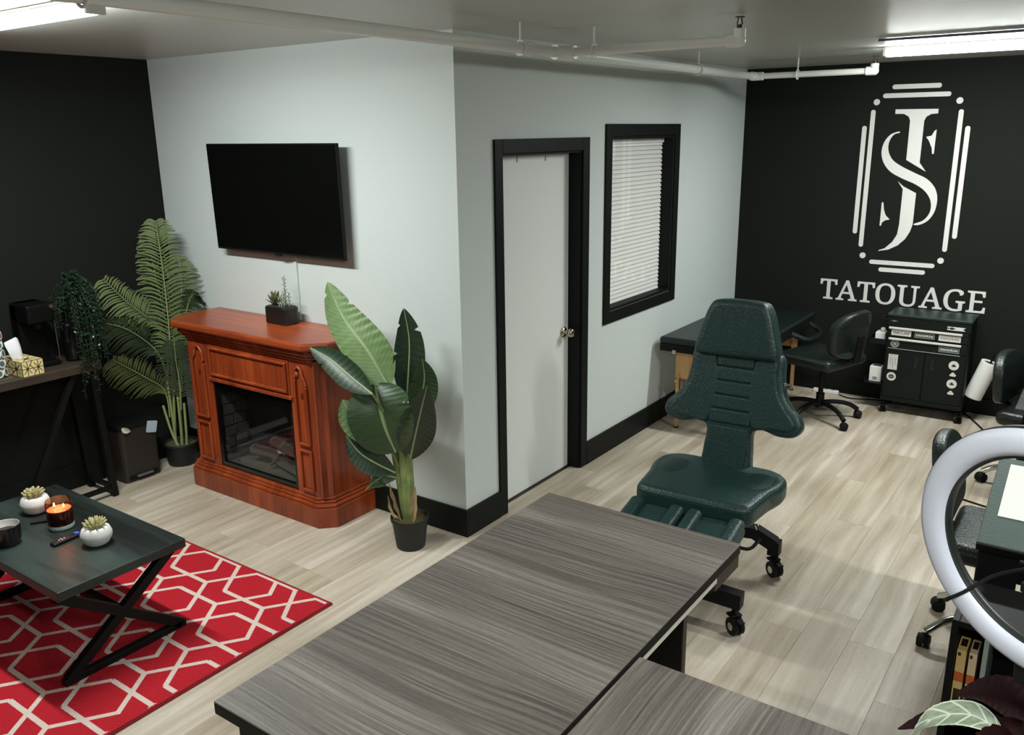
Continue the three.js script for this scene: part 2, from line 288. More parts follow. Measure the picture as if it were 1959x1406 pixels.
// ---------------------------------------------------------------- electric fireplace
const cherryTones = [[108, 40, 18], [186, 90, 46]];
const cherry = std(0xffffff, 0.28, { map: grainTex(512, 512, ...cherryTones, 71, { freq: 26, along: 3, contrast: 1.1, streak: 0.55, rx: 1.6, ry: 1.0 }) });
const cherryAlong = std(0xffffff, 0.28, { map: grainTex(512, 512, ...cherryTones, 72, { freq: 26, along: 3, contrast: 1.1, streak: 0.55, rx: 1.6, ry: 1.0 }) }); // same finish, boards laid along x
{
  const cx = -3.945, t = thing('electric_fireplace', 'cherry wood electric fireplace with a mantel shelf', 'fireplace', [cx, 0, Z1]);
  // plan outlines in (x, depth from wall); corners cut at the front
  const plan = (hw, d, cut) => shapeOf([[-hw, 0], [hw, 0], [hw, -(d - cut)], [hw - cut, -d], [-hw + cut, -d], [-hw, -(d - cut)]]);
  const slab = (hw, d, cut, y0, y1, bev = 0.004) => extrude(plan(hw, d, cut), y1 - y0, bev, 2).rotateX(-Math.PI / 2).translate(0, y0, 0); // depth runs to +z
  const reuv = g => boxUV(g);
  mesh('plinth', [slab(0.635, 0.39, 0.075, 0, 0.115, 0.003), slab(0.628, 0.385, 0.073, 0.115, 0.135, 0.008), slab(0.612, 0.37, 0.07, 0.135, 0.15, 0.006), slab(0.6, 0.36, 0.068, 0.15, 0.168, 0.006)].map(reuv), cherry, t);
  // body round the fire opening
  const hw = 0.59, d = 0.35, cut = 0.06, ox0 = -0.325, ox1 = 0.375, oy0 = 0.168, oy1 = 0.705;
  const F = new THREE.Shape(); F.moveTo(-hw + cut, 0.168); F.lineTo(hw - cut, 0.168); F.lineTo(hw - cut, 0.945); F.lineTo(-hw + cut, 0.945);
  const hole = new THREE.Path(); hole.moveTo(ox0, oy0 + 0.001); hole.lineTo(ox0, oy1); hole.lineTo(ox1, oy1); hole.lineTo(ox1, oy0 + 0.001); F.holes.push(hole);
  mesh('front_panel', extrude(F, 0.03).translate(0, 0, d - 0.03), cherry, t);
  const side = s => { const g = extrude(shapeOf([[hw * s, 0], [(hw - 0.025) * s, 0], [(hw - 0.025) * s, -(d - cut - 0.01)], [(hw - cut - 0.005) * s, -(d - 0.02)], [(hw - cut) * s, -d], [hw * s, -(d - cut)]]), 0.777).rotateX(-Math.PI / 2).translate(0, 0.168, 0); return boxUV(g); };
  mesh('side_panel', side(1), cherry, t); mesh('side_panel', side(-1), cherry, t);
  mesh('corner_post', [bar(V(hw - cut * 0.5 + 0.006, 0.17, d - cut * 0.5 + 0.006), V(hw - cut * 0.5 + 0.006, 0.945, d - cut * 0.5 + 0.006), 0.05, 0.012)].map(g => g), cherry, t).visible = true;
  mesh('crown', [slab(0.6, 0.36, 0.07, 0.935, 0.955, 0.006), slab(0.615, 0.375, 0.075, 0.955, 0.975, 0.008), slab(0.632, 0.392, 0.08, 0.975, 1.012, 0.012)].map(reuv), cherry, t);
  mesh('mantel_shelf', boxUV(slab(0.665, 0.425, 0.1, 1.012, 1.055, 0.012), 1, 0, 0, true), cherryAlong, t);
  // frieze panel and pilaster mouldings
  const frame = (x0, x1, y0, y1, w, z, r = 0.0065) => [span(x0, x1, y1 - w, y1, z, z + 0.017, r), span(x0, x1, y0, y0 + w, z, z + 0.017, r), span(x0, x0 + w, y0 + w * 0.4, y1 - w * 0.4, z, z + 0.017, r), span(x1 - w, x1, y0 + w * 0.4, y1 - w * 0.4, z, z + 0.017, r)];
  mesh('frieze_panel', span(-0.325, 0.375, 0.73, 0.925, d, d + 0.006, 0.002), cherry, t);
  mesh('frieze_moulding', frame(-0.315, 0.362, 0.742, 0.915, 0.016, d + 0.004), cherry, t);
  mesh('opening_moulding', span(-0.34, 0.39, 0.706, 0.728, d - 0.002, d + 0.014, 0.005), cherry, t);
  for (const [a, b] of [[-0.50, -0.375], [0.415, 0.515]]) {
    const w = 0.014, p = tag(new THREE.Group(), 'carved pilaster panel with scroll arch'); p.name = 'pilaster'; t.add(p);
    mesh('lower_moulding', frame(a, b, 0.19, 0.435, w, d), cherry, p);
    mesh('upper_moulding', [span(a, a + w, 0.46, 0.83, d, d + 0.017, 0.0065), span(b - w, b, 0.46, 0.80, d, d + 0.017, 0.0065), span(a, b, 0.46, 0.46 + w, d, d + 0.017, 0.0065)], cherry, p);
    const mx = (a + b) / 2, s = a > 0 ? 1 : -1, e0 = s > 0 ? a + w / 2 : b - w / 2, e1 = s > 0 ? b - w / 2 : a + w / 2;
    mesh('scroll', [tube([[e0, 0.82, d + 0.008], [e0 + 0.004 * s, 0.87, d + 0.009], [mx - 0.012 * s, 0.905, d + 0.01], [mx + 0.012 * s, 0.89, d + 0.01], [mx + 0.022 * s, 0.855, d + 0.009], [e1 - 0.008 * s, 0.825, d + 0.008], [e1, 0.805, d + 0.008]], 0.0085, 30), sph(0.018, e0 + 0.012 * s, 0.862, d + 0.006, 1, 1, 0.6)], cherry, p);
    mesh('knot', sph(0.011, mx, 0.74, d + 0.0005, 1, 1.9, 0.12), std(0x571f10, 0.4), p);
  }
  // fire box
  const soot = std(0x16171a, 0.85), fb = 0.23;
  const inner = tag(new THREE.Group(), 'dark firebox behind glass with artificial logs'); inner.name = 'firebox'; t.add(inner);
  mesh('glass_frame', [span(ox0, ox0 + 0.028, oy0, oy1, d - 0.028, d - 0.008), span(ox1 - 0.028, ox1, oy0, oy1, d - 0.028, d - 0.008), span(ox0 + 0.028, ox1 - 0.028, oy1 - 0.03, oy1, d - 0.028, d - 0.008), span(ox0 + 0.028, ox1 - 0.028, oy0, oy0 + 0.03, d - 0.028, d - 0.008)], M.gloss, inner);
  mesh('glass', new THREE.PlaneGeometry(ox1 - ox0 - 0.056, oy1 - oy0 - 0.06).translate((ox0 + ox1) / 2, (oy0 + oy1) / 2, d - 0.018), M.glass, inner);
  mesh('firebox_wall', [span(ox0 + 0.002, ox1 - 0.002, oy0, oy1, d - fb - 0.02, d - fb), span(ox0 + 0.002, ox0 + 0.014, oy0, oy1, d - fb, d - 0.03), span(ox1 - 0.014, ox1 - 0.002, oy0, oy1, d - fb, d - 0.03), span(ox0 + 0.014, ox1 - 0.014, oy1 - 0.012, oy1, d - fb, d - 0.03), span(ox0 + 0.014, ox1 - 0.014, oy0, oy0 + 0.012, d - fb, d - 0.03)], soot, inner);
  for (let r = 0; r < 6; r++) for (let c = 0; c < 2; c++) mesh('brick', box(0.006, 0.062, 0.082, ox0 + 0.017, oy0 + 0.06 + r * 0.07, d - 0.085 - c * 0.09 + (r % 2) * 0.02, 0.002), std(0x2d2a29, 0.9), inner);
  mesh('ash_bed', sph(0.3, (ox0 + ox1) / 2, oy0 + 0.012, d - 0.13, 1.05, 0.12, 0.33, 28), std(0x5a564e, 0.95, { bumpMap: bumpPlastic, bumpScale: 0.01 }), inner);
  const bark = std(0x5d564c, 0.9, { bumpMap: bumpPlastic, bumpScale: 0.012 }), cutw = std(0x8b8471, 0.85);
  const log = (a, b, r) => { const m = mesh('log', rod(V(...a), V(...b), r, r * 0.85, 14), bark, inner); const dv = V(...a).sub(V(...b)).normalize(); const end = mesh('log_end', rod(V(...a).addScaledVector(dv, -0.002), V(...a).addScaledVector(dv, 0.003), r * 0.98), cutw, m); return m; };
  log([-0.12, 0.285, d - 0.1], [0.14, 0.275, d - 0.12], 0.036); log([0.29, 0.235, d - 0.07], [0.06, 0.25, d - 0.1], 0.022); log([-0.02, 0.33, d - 0.17], [0.2, 0.3, d - 0.15], 0.034); log([0.13, 0.32, d - 0.08], [0.07, 0.235, d - 0.06], 0.012);
}

// ---------------------------------------------------------------- leaves
// a leaf blade along a curve: side = direction across the blade, fold lifts the edges, tears cut notches
function leafGeo(pts, width, side, { fold = 0.25, ripple = 0.004, tears = [], nu = 40, nv = 12, peak = 0.42, tip = 1 } = {}) {
  const c = new THREE.CatmullRomCurve3(pts.map(p => V(...p))), pos = [], uv = [], idx = [];
  const S = V(...side).normalize();
  for (let i = 0; i <= nu; i++) {
    const t = i / nu, p = c.getPoint(t), tan = c.getTangent(t), s = S.clone().addScaledVector(tan, -S.dot(tan)).normalize(), n = tan.clone().cross(s).normalize();
    const e = t < peak ? t / peak : 1 - (t - peak) / (1 - peak);
    let w = width * Math.pow(Math.sin(Math.PI / 2 * Math.min(1, e)), 0.7 * tip);
    if (i === 0 || i === nu) w = 0.002;
    for (let j = 0; j <= nv; j++) {
      const v = j / nv * 2 - 1; let ww = w;
      for (const [tt, sd, dep] of tears) if (Math.sign(v) === sd && Math.abs(t - tt) < 0.018) ww *= 1 - dep * (1 - Math.abs(t - tt) / 0.018);
      const q = p.clone().addScaledVector(s, ww * v).addScaledVector(n, fold * ww * v * v + ripple * Math.sin(t * 95 + Math.abs(v) * 4) * Math.abs(v) * Math.sin(Math.PI * t));
      pos.push(q.x, q.y, q.z); uv.push(j / nv, t);
    }
  }
  for (let i = 0; i < nu; i++) for (let j = 0; j < nv; j++) { const a = i * (nv + 1) + j, b = a + 1, d = a + nv + 1, e = d + 1; idx.push(a, b, d, b, e, d); }
  const g = new THREE.BufferGeometry(); g.setAttribute('position', new THREE.Float32BufferAttribute(pos, 3)); g.setAttribute('uv', new THREE.Float32BufferAttribute(uv, 2)); g.setIndex(idx); g.computeVertexNormals(); return g;
}
function ribGeo(pts, r0, r1, lift = 0) {
  const c = new THREE.CatmullRomCurve3(pts.map(p => V(p[0], p[1] + lift, p[2]))), n = 18, list = [];
  for (let i = 0; i < n; i++) list.push(rod(c.getPoint(i / n), c.getPoint((i + 1) / n), r0 + (r1 - r0) * i / n, r0 + (r1 - r0) * (i + 1) / n, 7));
  return merge(list);
}
const veinTex = (base, dark, pale, s, k = 26) => dataTex(128, 512, (u, v) => {
  const a = Math.abs(u - 0.5) * 2, l = Math.abs(((v * k - a * 3.2) % 1 + 1) % 1 - 0.5) * 2, n = vnoise(u * 10, v * 30, 10, 30, s);
  let c = mix3(dark, base, clamp01(0.35 + 0.5 * l + 0.4 * (n - 0.5))); if (a < 0.05) c = mix3(c, pale, 0.8); return c;
});
const leafMat = (tex, rough = 0.42) => new THREE.MeshStandardMaterial({ color: 0xffffff, map: tex, roughness: rough, side: THREE.DoubleSide });
{ // bird of paradise plant
  const X = -2.83, Z = -3.03, t = thing('potted_bird_of_paradise', 'tall broad-leaved artificial plant in a small black pot beside the fireplace', 'plant', [X, 0, Z]);
  mesh('pot', lathe([[0, 0], [0.072, 0], [0.076, 0.006], [0.094, 0.15], [0.1, 0.152], [0.101, 0.17], [0.094, 0.17], [0.09, 0.15], [0, 0.145]], 32), std(0x171a18, 0.55), t);
  mesh('soil', cyl(0.089, 0.09, 0.012, 0, 0.143, 0), std(0x8a7448, 0.95, { bumpMap: bumpPlastic, bumpScale: 0.01 }), t);
  const stalk = std(0xffffff, 0.5, { map: grainTex(64, 256, [86, 104, 56], [150, 166, 104], 83, { freq: 10, along: 3 }) });
  mesh('trunk', [tube([[0, 0.14, 0], [-0.004, 0.3, 0], [0.0, 0.5, 0.01], [-0.01, 0.64, 0.01]], 0.036, 16, 12), tube([[0.02, 0.15, 0.01], [0.025, 0.35, 0.01], [0.03, 0.58, 0.02]], 0.02, 12, 10), tube([[-0.02, 0.15, 0.01], [-0.035, 0.34, 0.02], [-0.06, 0.56, 0.03]], 0.019, 12, 10)], stalk, t);
  const husk = std(0xb29b74, 0.8);
  mesh('husk', leafGeo([[-0.03, 0.15, 0.03], [-0.055, 0.25, 0.04], [-0.1, 0.36, 0.04]], 0.018, [1, 0, 0.3], { fold: -0.6, nu: 12, nv: 6 }), new THREE.MeshStandardMaterial({ color: 0xb29b74, roughness: 0.8, side: THREE.DoubleSide }), t);
  mesh('husk', leafGeo([[0.04, 0.15, 0.02], [0.055, 0.24, 0.02], [0.07, 0.36, 0.02]], 0.02, [1, 0, -0.3], { fold: -0.6, nu: 12, nv: 6 }), new THREE.MeshStandardMaterial({ color: 0xa8946c, roughness: 0.8, side: THREE.DoubleSide }), t);
  mesh('husk', leafGeo([[-0.01, 0.15, 0.04], [-0.06, 0.2, 0.06], [-0.1, 0.28, 0.05]], 0.014, [1, 0.3, 0.3], { fold: -0.6, nu: 12, nv: 6 }), new THREE.MeshStandardMaterial({ color: 0xc2ac86, roughness: 0.8, side: THREE.DoubleSide }), t);
  const pale = leafMat(veinTex([118, 142, 92], [84, 112, 64], [180, 194, 150], 5)), deep = leafMat(veinTex([46, 66, 44], [28, 46, 32], [130, 150, 102], 6)), mid = leafMat(veinTex([64, 88, 54], [42, 64, 40], [150, 168, 116], 7));
  const ribm = std(0x9db084, 0.5);
  // stem points, blade points, half width, side vector, material
  const leaves = [
    [[[-0.03, 0.6, 0.02], [-0.04, 0.8, 0.05], [-0.04, 0.9, 0.06]], [[-0.04, 0.88, 0.06], [-0.15, 1.05, 0.08], [-0.3, 1.21, 0.09], [-0.41, 1.38, 0.08]], 0.112, [0.5, 0.5, -0.66], pale, { fold: -0.15, ripple: 0.004, tears: [[0.76, 1, 0.5], [0.4, -1, 0.15], [0.9, -1, 0.3]], peak: 0.3 }],
    [[[0.0, 0.6, 0.0], [-0.01, 0.76, -0.02], [-0.01, 0.8, -0.03]], [[-0.01, 0.79, -0.03], [0.005, 0.96, -0.04], [0.012, 1.12, -0.045], [0.0, 1.27, -0.03]], 0.08, [0.7, 0, -0.66], deep, { fold: -0.2, tears: [[0.75, 1, 0.45], [0.82, -1, 0.35], [0.5, -1, 0.25]], peak: 0.4 }],
    [[[0.0, 0.55, -0.02], [0.03, 0.68, -0.05], [0.04, 0.7, -0.06]], [[0.04, 0.7, -0.06], [0.06, 0.82, -0.07], [0.08, 0.92, -0.07], [0.09, 1.02, -0.05]], 0.075, [0.7, 0, -0.66], mid, { fold: -0.2, tears: [[0.6, -1, 0.4]], peak: 0.4 }],
    [[[0.02, 0.5, 0.01], [0.04, 0.54, 0.02], [0.06, 0.6, 0.02]], [[0.04, 0.5, 0.02], [0.09, 0.64, 0.03], [0.14, 0.77, 0.04], [0.2, 0.92, 0.05]], 0.095, [0.65, -0.16, -0.55], deep, { fold: -0.25, tears: [[0.5, -1, 0.3], [0.75, -1, 0.25]], peak: 0.45 }],
    [[[-0.03, 0.45, 0.03], [-0.04, 0.55, 0.07], [-0.06, 0.62, 0.1]], [[-0.0, 0.55, 0.08], [-0.01, 0.68, 0.13], [-0.04, 0.81, 0.14], [-0.1, 0.9, 0.1]], 0.16, [0.75, 0.1, -0.62], mid, { fold: -0.3, ripple: 0.003, tears: [[0.62, 1, 0.35]], peak: 0.55, tip: 0.75 }],
    [[[-0.03, 0.58, 0.03], [-0.02, 0.76, 0.12], [-0.03, 0.88, 0.19]], [[-0.03, 0.88, 0.19], [-0.15, 0.945, 0.2], [-0.3, 1.02, 0.2], [-0.44, 1.06, 0.2]], 0.066, [0.2, 0.75, -0.55], deep, { fold: -0.3, tears: [[0.7, -1, 0.3]], peak: 0.4 }],
    [[[-0.04, 0.38, 0.02], [-0.07, 0.42, 0.05], [-0.1, 0.45, 0.07]], [[-0.04, 0.42, 0.05], [-0.1, 0.48, 0.12], [-0.16, 0.54, 0.17], [-0.22, 0.63, 0.2]], 0.07, [0.5, 0.5, -0.66], deep, { fold: -0.2, peak: 0.45 }],
    [[[-0.03, 0.34, 0.02], [-0.05, 0.38, 0.03], [-0.06, 0.4, 0.05]], [[-0.04, 0.39, 0.04], [-0.09, 0.4, 0.08], [-0.13, 0.37, 0.11], [-0.18, 0.32, 0.13]], 0.05, [0.4, 0.7, -0.5], mid, { fold: -0.15, tears: [[0.5, 1, 0.4]], peak: 0.45 }],
    [[[0.01, 0.5, 0.0], [-0.02, 0.58, 0.04], [-0.06, 0.62, 0.08]], [[-0.04, 0.6, 0.06], [-0.11, 0.66, 0.13], [-0.18, 0.73, 0.18], [-0.23, 0.82, 0.2]], 0.085, [0.6, 0.4, -0.66], pale, { fold: -0.2, tears: [[0.6, 1, 0.4], [0.8, 1, 0.4]], peak: 0.5 }],
  ];
  for (const [st, bl, w, sd, m, o] of leaves) {
    const lf = mesh('leaf', leafGeo(bl, w, sd, o), m, t); tag(lf, m === pale ? 'pale green rippled leaf' : 'dark green broad leaf');
    mesh('midrib', ribGeo(bl, 0.0055, 0.0015, 0.001), ribm, lf); mesh('stem', ribGeo(st, 0.009, 0.006), stalk, lf);
  }
}
{ // areca palm
  const X = -4.9, Z = -3.075, t = thing('potted_palm', 'tall feathery artificial palm in a black pot in the dark corner', 'plant', [X, 0, Z]);
  mesh('pot', lathe([[0, 0], [0.085, 0], [0.09, 0.006], [0.105, 0.13], [0.11, 0.132], [0.11, 0.15], [0.102, 0.15], [0.098, 0.13], [0, 0.125]], 32), std(0x151716, 0.55), t);
  mesh('soil', cyl(0.099, 0.1, 0.01, 0, 0.124, 0), std(0x4c4a2c, 0.95), t);
  const cane = std(0x8c9a63, 0.5), fronds = [leafMat(veinTex([98, 114, 64], [70, 88, 46], [142, 156, 98], 15), 0.5), leafMat(veinTex([122, 138, 92], [90, 108, 64], [158, 172, 124], 16), 0.5), leafMat(veinTex([54, 72, 46], [34, 50, 32], [100, 118, 78], 17), 0.5)];
  for (const [x0, z0, x1, z1, h] of [[-0.03, 0.02, 0.03, 0.02, 0.62], [0.0, 0.03, -0.02, 0.03, 0.6], [0.03, 0.01, 0.03, 0.0, 0.5], [0.05, -0.01, 0.06, -0.02, 0.42], [-0.01, -0.02, 0.0, -0.03, 0.55], [0.02, 0.03, -0.07, 0.05, 0.4]]) mesh('cane', tube([[x0, 0.12, z0], [(x0 + x1) / 2, h * 0.55, (z0 + z1) / 2], [x1, h, z1]], 0.0085, 10, 8), cane, t);
  // rachis in local coordinates, leaflet length, plane of the leaflets, material, number of pairs
  const F = [
    [[[0.03, 0.5, 0.02], [0.035, 0.7, 0.02], [0.04, 0.9, 0.01], [0.035, 1.2, 0.0], [0.03, 1.45, 0.0], [0.02, 1.6, 0.0]], 0.18, [0.7, 0, -0.7], 0, 46, 0.2],
    [[[-0.02, 0.55, 0.03], [-0.03, 0.75, 0.0], [-0.06, 0.92, 0.02], [-0.06, 1.02, 0.11], [-0.06, 1.12, 0.21], [-0.06, 1.28, 0.34]], 0.15, [0.32, 0.68, -0.51], 1, 30, 0.42],
    [[[-0.02, 0.5, 0.03], [-0.03, 0.66, 0.03], [-0.06, 0.78, 0.06], [-0.06, 0.88, 0.15], [-0.06, 0.96, 0.25], [-0.06, 1.01, 0.36]], 0.17, [0.4, 0.7, -0.4], 2, 28, 0.32],
    [[[-0.04, 0.32, 0.03], [-0.04, 0.42, 0.03], [-0.04, 0.52, 0.05], [-0.03, 0.61, 0.15], [-0.03, 0.71, 0.27], [-0.03, 0.79, 0.37]], 0.16, [0.4, 0.7, -0.4], 0, 28, 0.3],
    [[[0.04, 0.45, 0.0], [0.06, 0.75, -0.03], [0.08, 1.0, -0.06], [0.09, 1.2, -0.08], [0.08, 1.36, -0.09]], 0.15, [0.7, 0, -0.7], 0, 34, 0.25],
    [[[0.05, 0.5, -0.02], [0.07, 0.8, -0.05], [0.12, 1.04, -0.08], [0.2, 1.14, -0.08], [0.28, 1.15, -0.07]], 0.1, [0.1, 0.8, 0.5], 2, 20, 0.45],
    [[[0.05, 0.38, 0.0], [0.07, 0.55, 0.0], [0.09, 0.72, 0.02], [0.11, 0.85, 0.03]], 0.15, [0.7, 0, -0.7], 2, 26, 0.15],
    [[[-0.01, 0.45, -0.02], [-0.02, 0.7, -0.03], [-0.01, 1.0, 0.0], [-0.02, 1.25, 0.02], [-0.04, 1.5, 0.03]], 0.14, [0.6, 0, -0.8], 0, 34, 0.3],
  ];
  for (const [pts, len, side, mi, n, t0] of F) {
    const c = new THREE.CatmullRomCurve3(pts.map(p => V(...p))), list = [], S = V(...side).normalize();
    for (let k = 0; k < n; k++) {
      const u = t0 + (1 - t0) * (k + 0.5) / n, p = c.getPoint(u), tan = c.getTangent(u), L = len * Math.pow(Math.sin(Math.PI * clamp01(0.12 + 0.8 * (k + 0.5) / n)), 0.6);
      for (const sd of [-1, 1]) {
        const s = S.clone().addScaledVector(tan, -S.dot(tan)).normalize().multiplyScalar(sd), d0 = s.clone().multiplyScalar(0.9).addScaledVector(tan, 0.55 + rr(-0.1, 0.1)).normalize();
        const a = p, b = p.clone().addScaledVector(d0, L * 0.5).add(V(0, -0.004, 0)), e = p.clone().addScaledVector(d0, L * 0.95).add(V(0, -0.03 - rr(0, 0.025), 0));
        [a, b, e].forEach(q => { if (q.x < XL - X + 0.012) q.x = XL - X + 0.012; if (q.z < Z1 - Z + 0.03) q.z = Z1 - Z + 0.03; });
        list.push(leafGeo([a.toArray(), b.toArray(), e.toArray()], 0.0062, tan.toArray(), { fold: 0.3, ripple: 0, nu: 5, nv: 2, peak: 0.35 }));
      }
    }
    const fr = mesh('frond', merge(list), fronds[mi], t); mesh('rachis', ribGeo(pts, 0.006, 0.002), cane, fr);
  }
}
{ // succulents on the mantel shelf
  const t = thing('succulent_planter', 'small black pot of mixed succulents on the mantel shelf', 'plant', [-3.875, 1.055, -3.165]);
  mesh('pot', extrude(roundRect(0.19, 0.11, 0.03), 0.1, 0.008, 3).rotateX(-Math.PI / 2).scale(1, 1, 1), std(0x161717, 0.35), t);
  const sg = std(0x6d7a5c, 0.6), sd = std(0x5d5f43, 0.6);
  const ros = [];
  for (let r = 0; r < 3; r++) for (let k = 0; k < 8; k++) { const a = k / 8 * 6.283 + r * 0.4, e = 0.35 + r * 0.4; ros.push(leafGeo([[-0.04, 0.1, 0.005], [-0.04 + 0.03 * Math.cos(a) * Math.cos(e), 0.11 + 0.04 * Math.sin(e), 0.005 + 0.03 * Math.sin(a) * Math.cos(e)], [-0.04 + 0.06 * Math.cos(a) * Math.cos(e), 0.115 + 0.075 * Math.sin(e), 0.005 + 0.06 * Math.sin(a) * Math.cos(e)]], 0.009, [-Math.sin(a), 0, Math.cos(a)], { fold: 0.5, ripple: 0, nu: 6, nv: 2 })); }
  mesh('rosette', merge(ros), new THREE.MeshStandardMaterial({ color: 0x6b6a48, roughness: 0.6, side: THREE.DoubleSide }), t);
  const sp = []; for (const [x, z, h] of [[0.03, -0.01, 0.16], [0.045, 0.015, 0.08], [0.06, -0.01, 0.07], [0.04, 0.03, 0.06], [0.02, 0.03, 0.05]]) { sp.push(rod(V(x, 0.095, z), V(x, 0.095 + h, z), 0.004, 0.002)); for (let k = 0; k < h * 130; k++) { const y = 0.11 + k / 130, a = k * 2.4; sp.push(rod(V(x, y, z), V(x + 0.016 * Math.cos(a), y + 0.012, z + 0.016 * Math.sin(a)), 0.003, 0.001, 5)); } }
  mesh('sprig', merge(sp), std(0x82927c, 0.6), t);
  mesh('soil', box(0.16, 0.008, 0.085, 0, 0.099, 0, 0.003), std(0x2c2a22, 0.95), t);
}

// ---------------------------------------------------------------- rug
{
  const w = 2.0, l = 1.75, N = 1400, k = N / 2.0;
  const tex = canvasTex(Math.round(w * k * 0.5) * 2, Math.round(l * k * 0.5) * 2, (c, W, H) => {
    c.fillStyle = '#b0021b'; c.fillRect(0, 0, W, H);
    for (let i = 0; i < 26000; i++) { c.fillStyle = rnd() < 0.5 ? 'rgba(160,0,20,0.14)' : 'rgba(214,20,44,0.12)'; c.fillRect(rnd() * W, rnd() * H, 5, 3); }
    c.strokeStyle = '#d6c3b8'; c.lineWidth = 0.0225 * k; c.lineJoin = 'miter'; c.lineCap = 'butt';
    const h = 0.0985, L = pts => { c.beginPath(); pts.forEach((p, i) => c[i ? 'lineTo' : 'moveTo'](W + p[0] * k, p[1] * k)); c.stroke(); };
    c.save(); c.beginPath(); c.rect(0.02 * k, 0.012 * k, W - 0.034 * k, H - 0.024 * k); c.clip();
    for (let i = -6; i < 3; i++) for (let j = -2; j < 5; j++) for (const [ax, az] of [[-0.365, 0.115], [-0.155, 0.41]]) {
      const x = ax + 0.42 * i, z = az + 0.591 * j;
      L([[x - 0.14, z - h], [x + 0.14, z - h]]); L([[x - 0.14, z + h], [x + 0.14, z + h]]);
      L([[x - 0.07, z - 2 * h], [x + 0.07, z], [x - 0.07, z + 2 * h]]);
      L([[x + 0.138, z - h], [x + 0.282, z + h]]); L([[x + 0.138, z + h], [x + 0.282, z - h]]);
    }
    c.restore();
    c.strokeStyle = '#7d0a18'; c.lineWidth = 0.012 * k; c.strokeRect(0, 0, W, H);
  });
  const pile = dataTex(256, 256, (u, v) => { const n = 255 * vnoise(u * 128, v * 128, 128, 128, 31); return [n, n, n]; }, false, 6, 6);
  const t = thing('area_rug', 'red rug with a pale trellis pattern under the coffee table', 'rug', [-2.74, 0, -2.38]);
  const g = new THREE.BoxGeometry(w, 0.012, l).translate(-w / 2, 0.0062, l / 2);
  const p = g.attributes.position, uv = g.attributes.uv; for (let i = 0; i < p.count; i++) uv.setXY(i, 1 + p.getX(i) / w, 1 - p.getZ(i) / l);
  mesh('pile', g, new THREE.MeshStandardMaterial({ map: tex, roughness: 0.95, bumpMap: pile, bumpScale: 0.003 }), t);
  mesh('binding', [span(-w - 0.004, 0.004, 0.0002, 0.01, -0.004, 0, 0.002), span(0, 0.004, 0.0002, 0.01, 0, l, 0.002), span(-w - 0.004, 0.004, 0.0002, 0.01, l, l + 0.004, 0.002), span(-w - 0.004, -w, 0.0002, 0.01, 0, l, 0.002)], std(0x8e1022, 0.9), t);
}

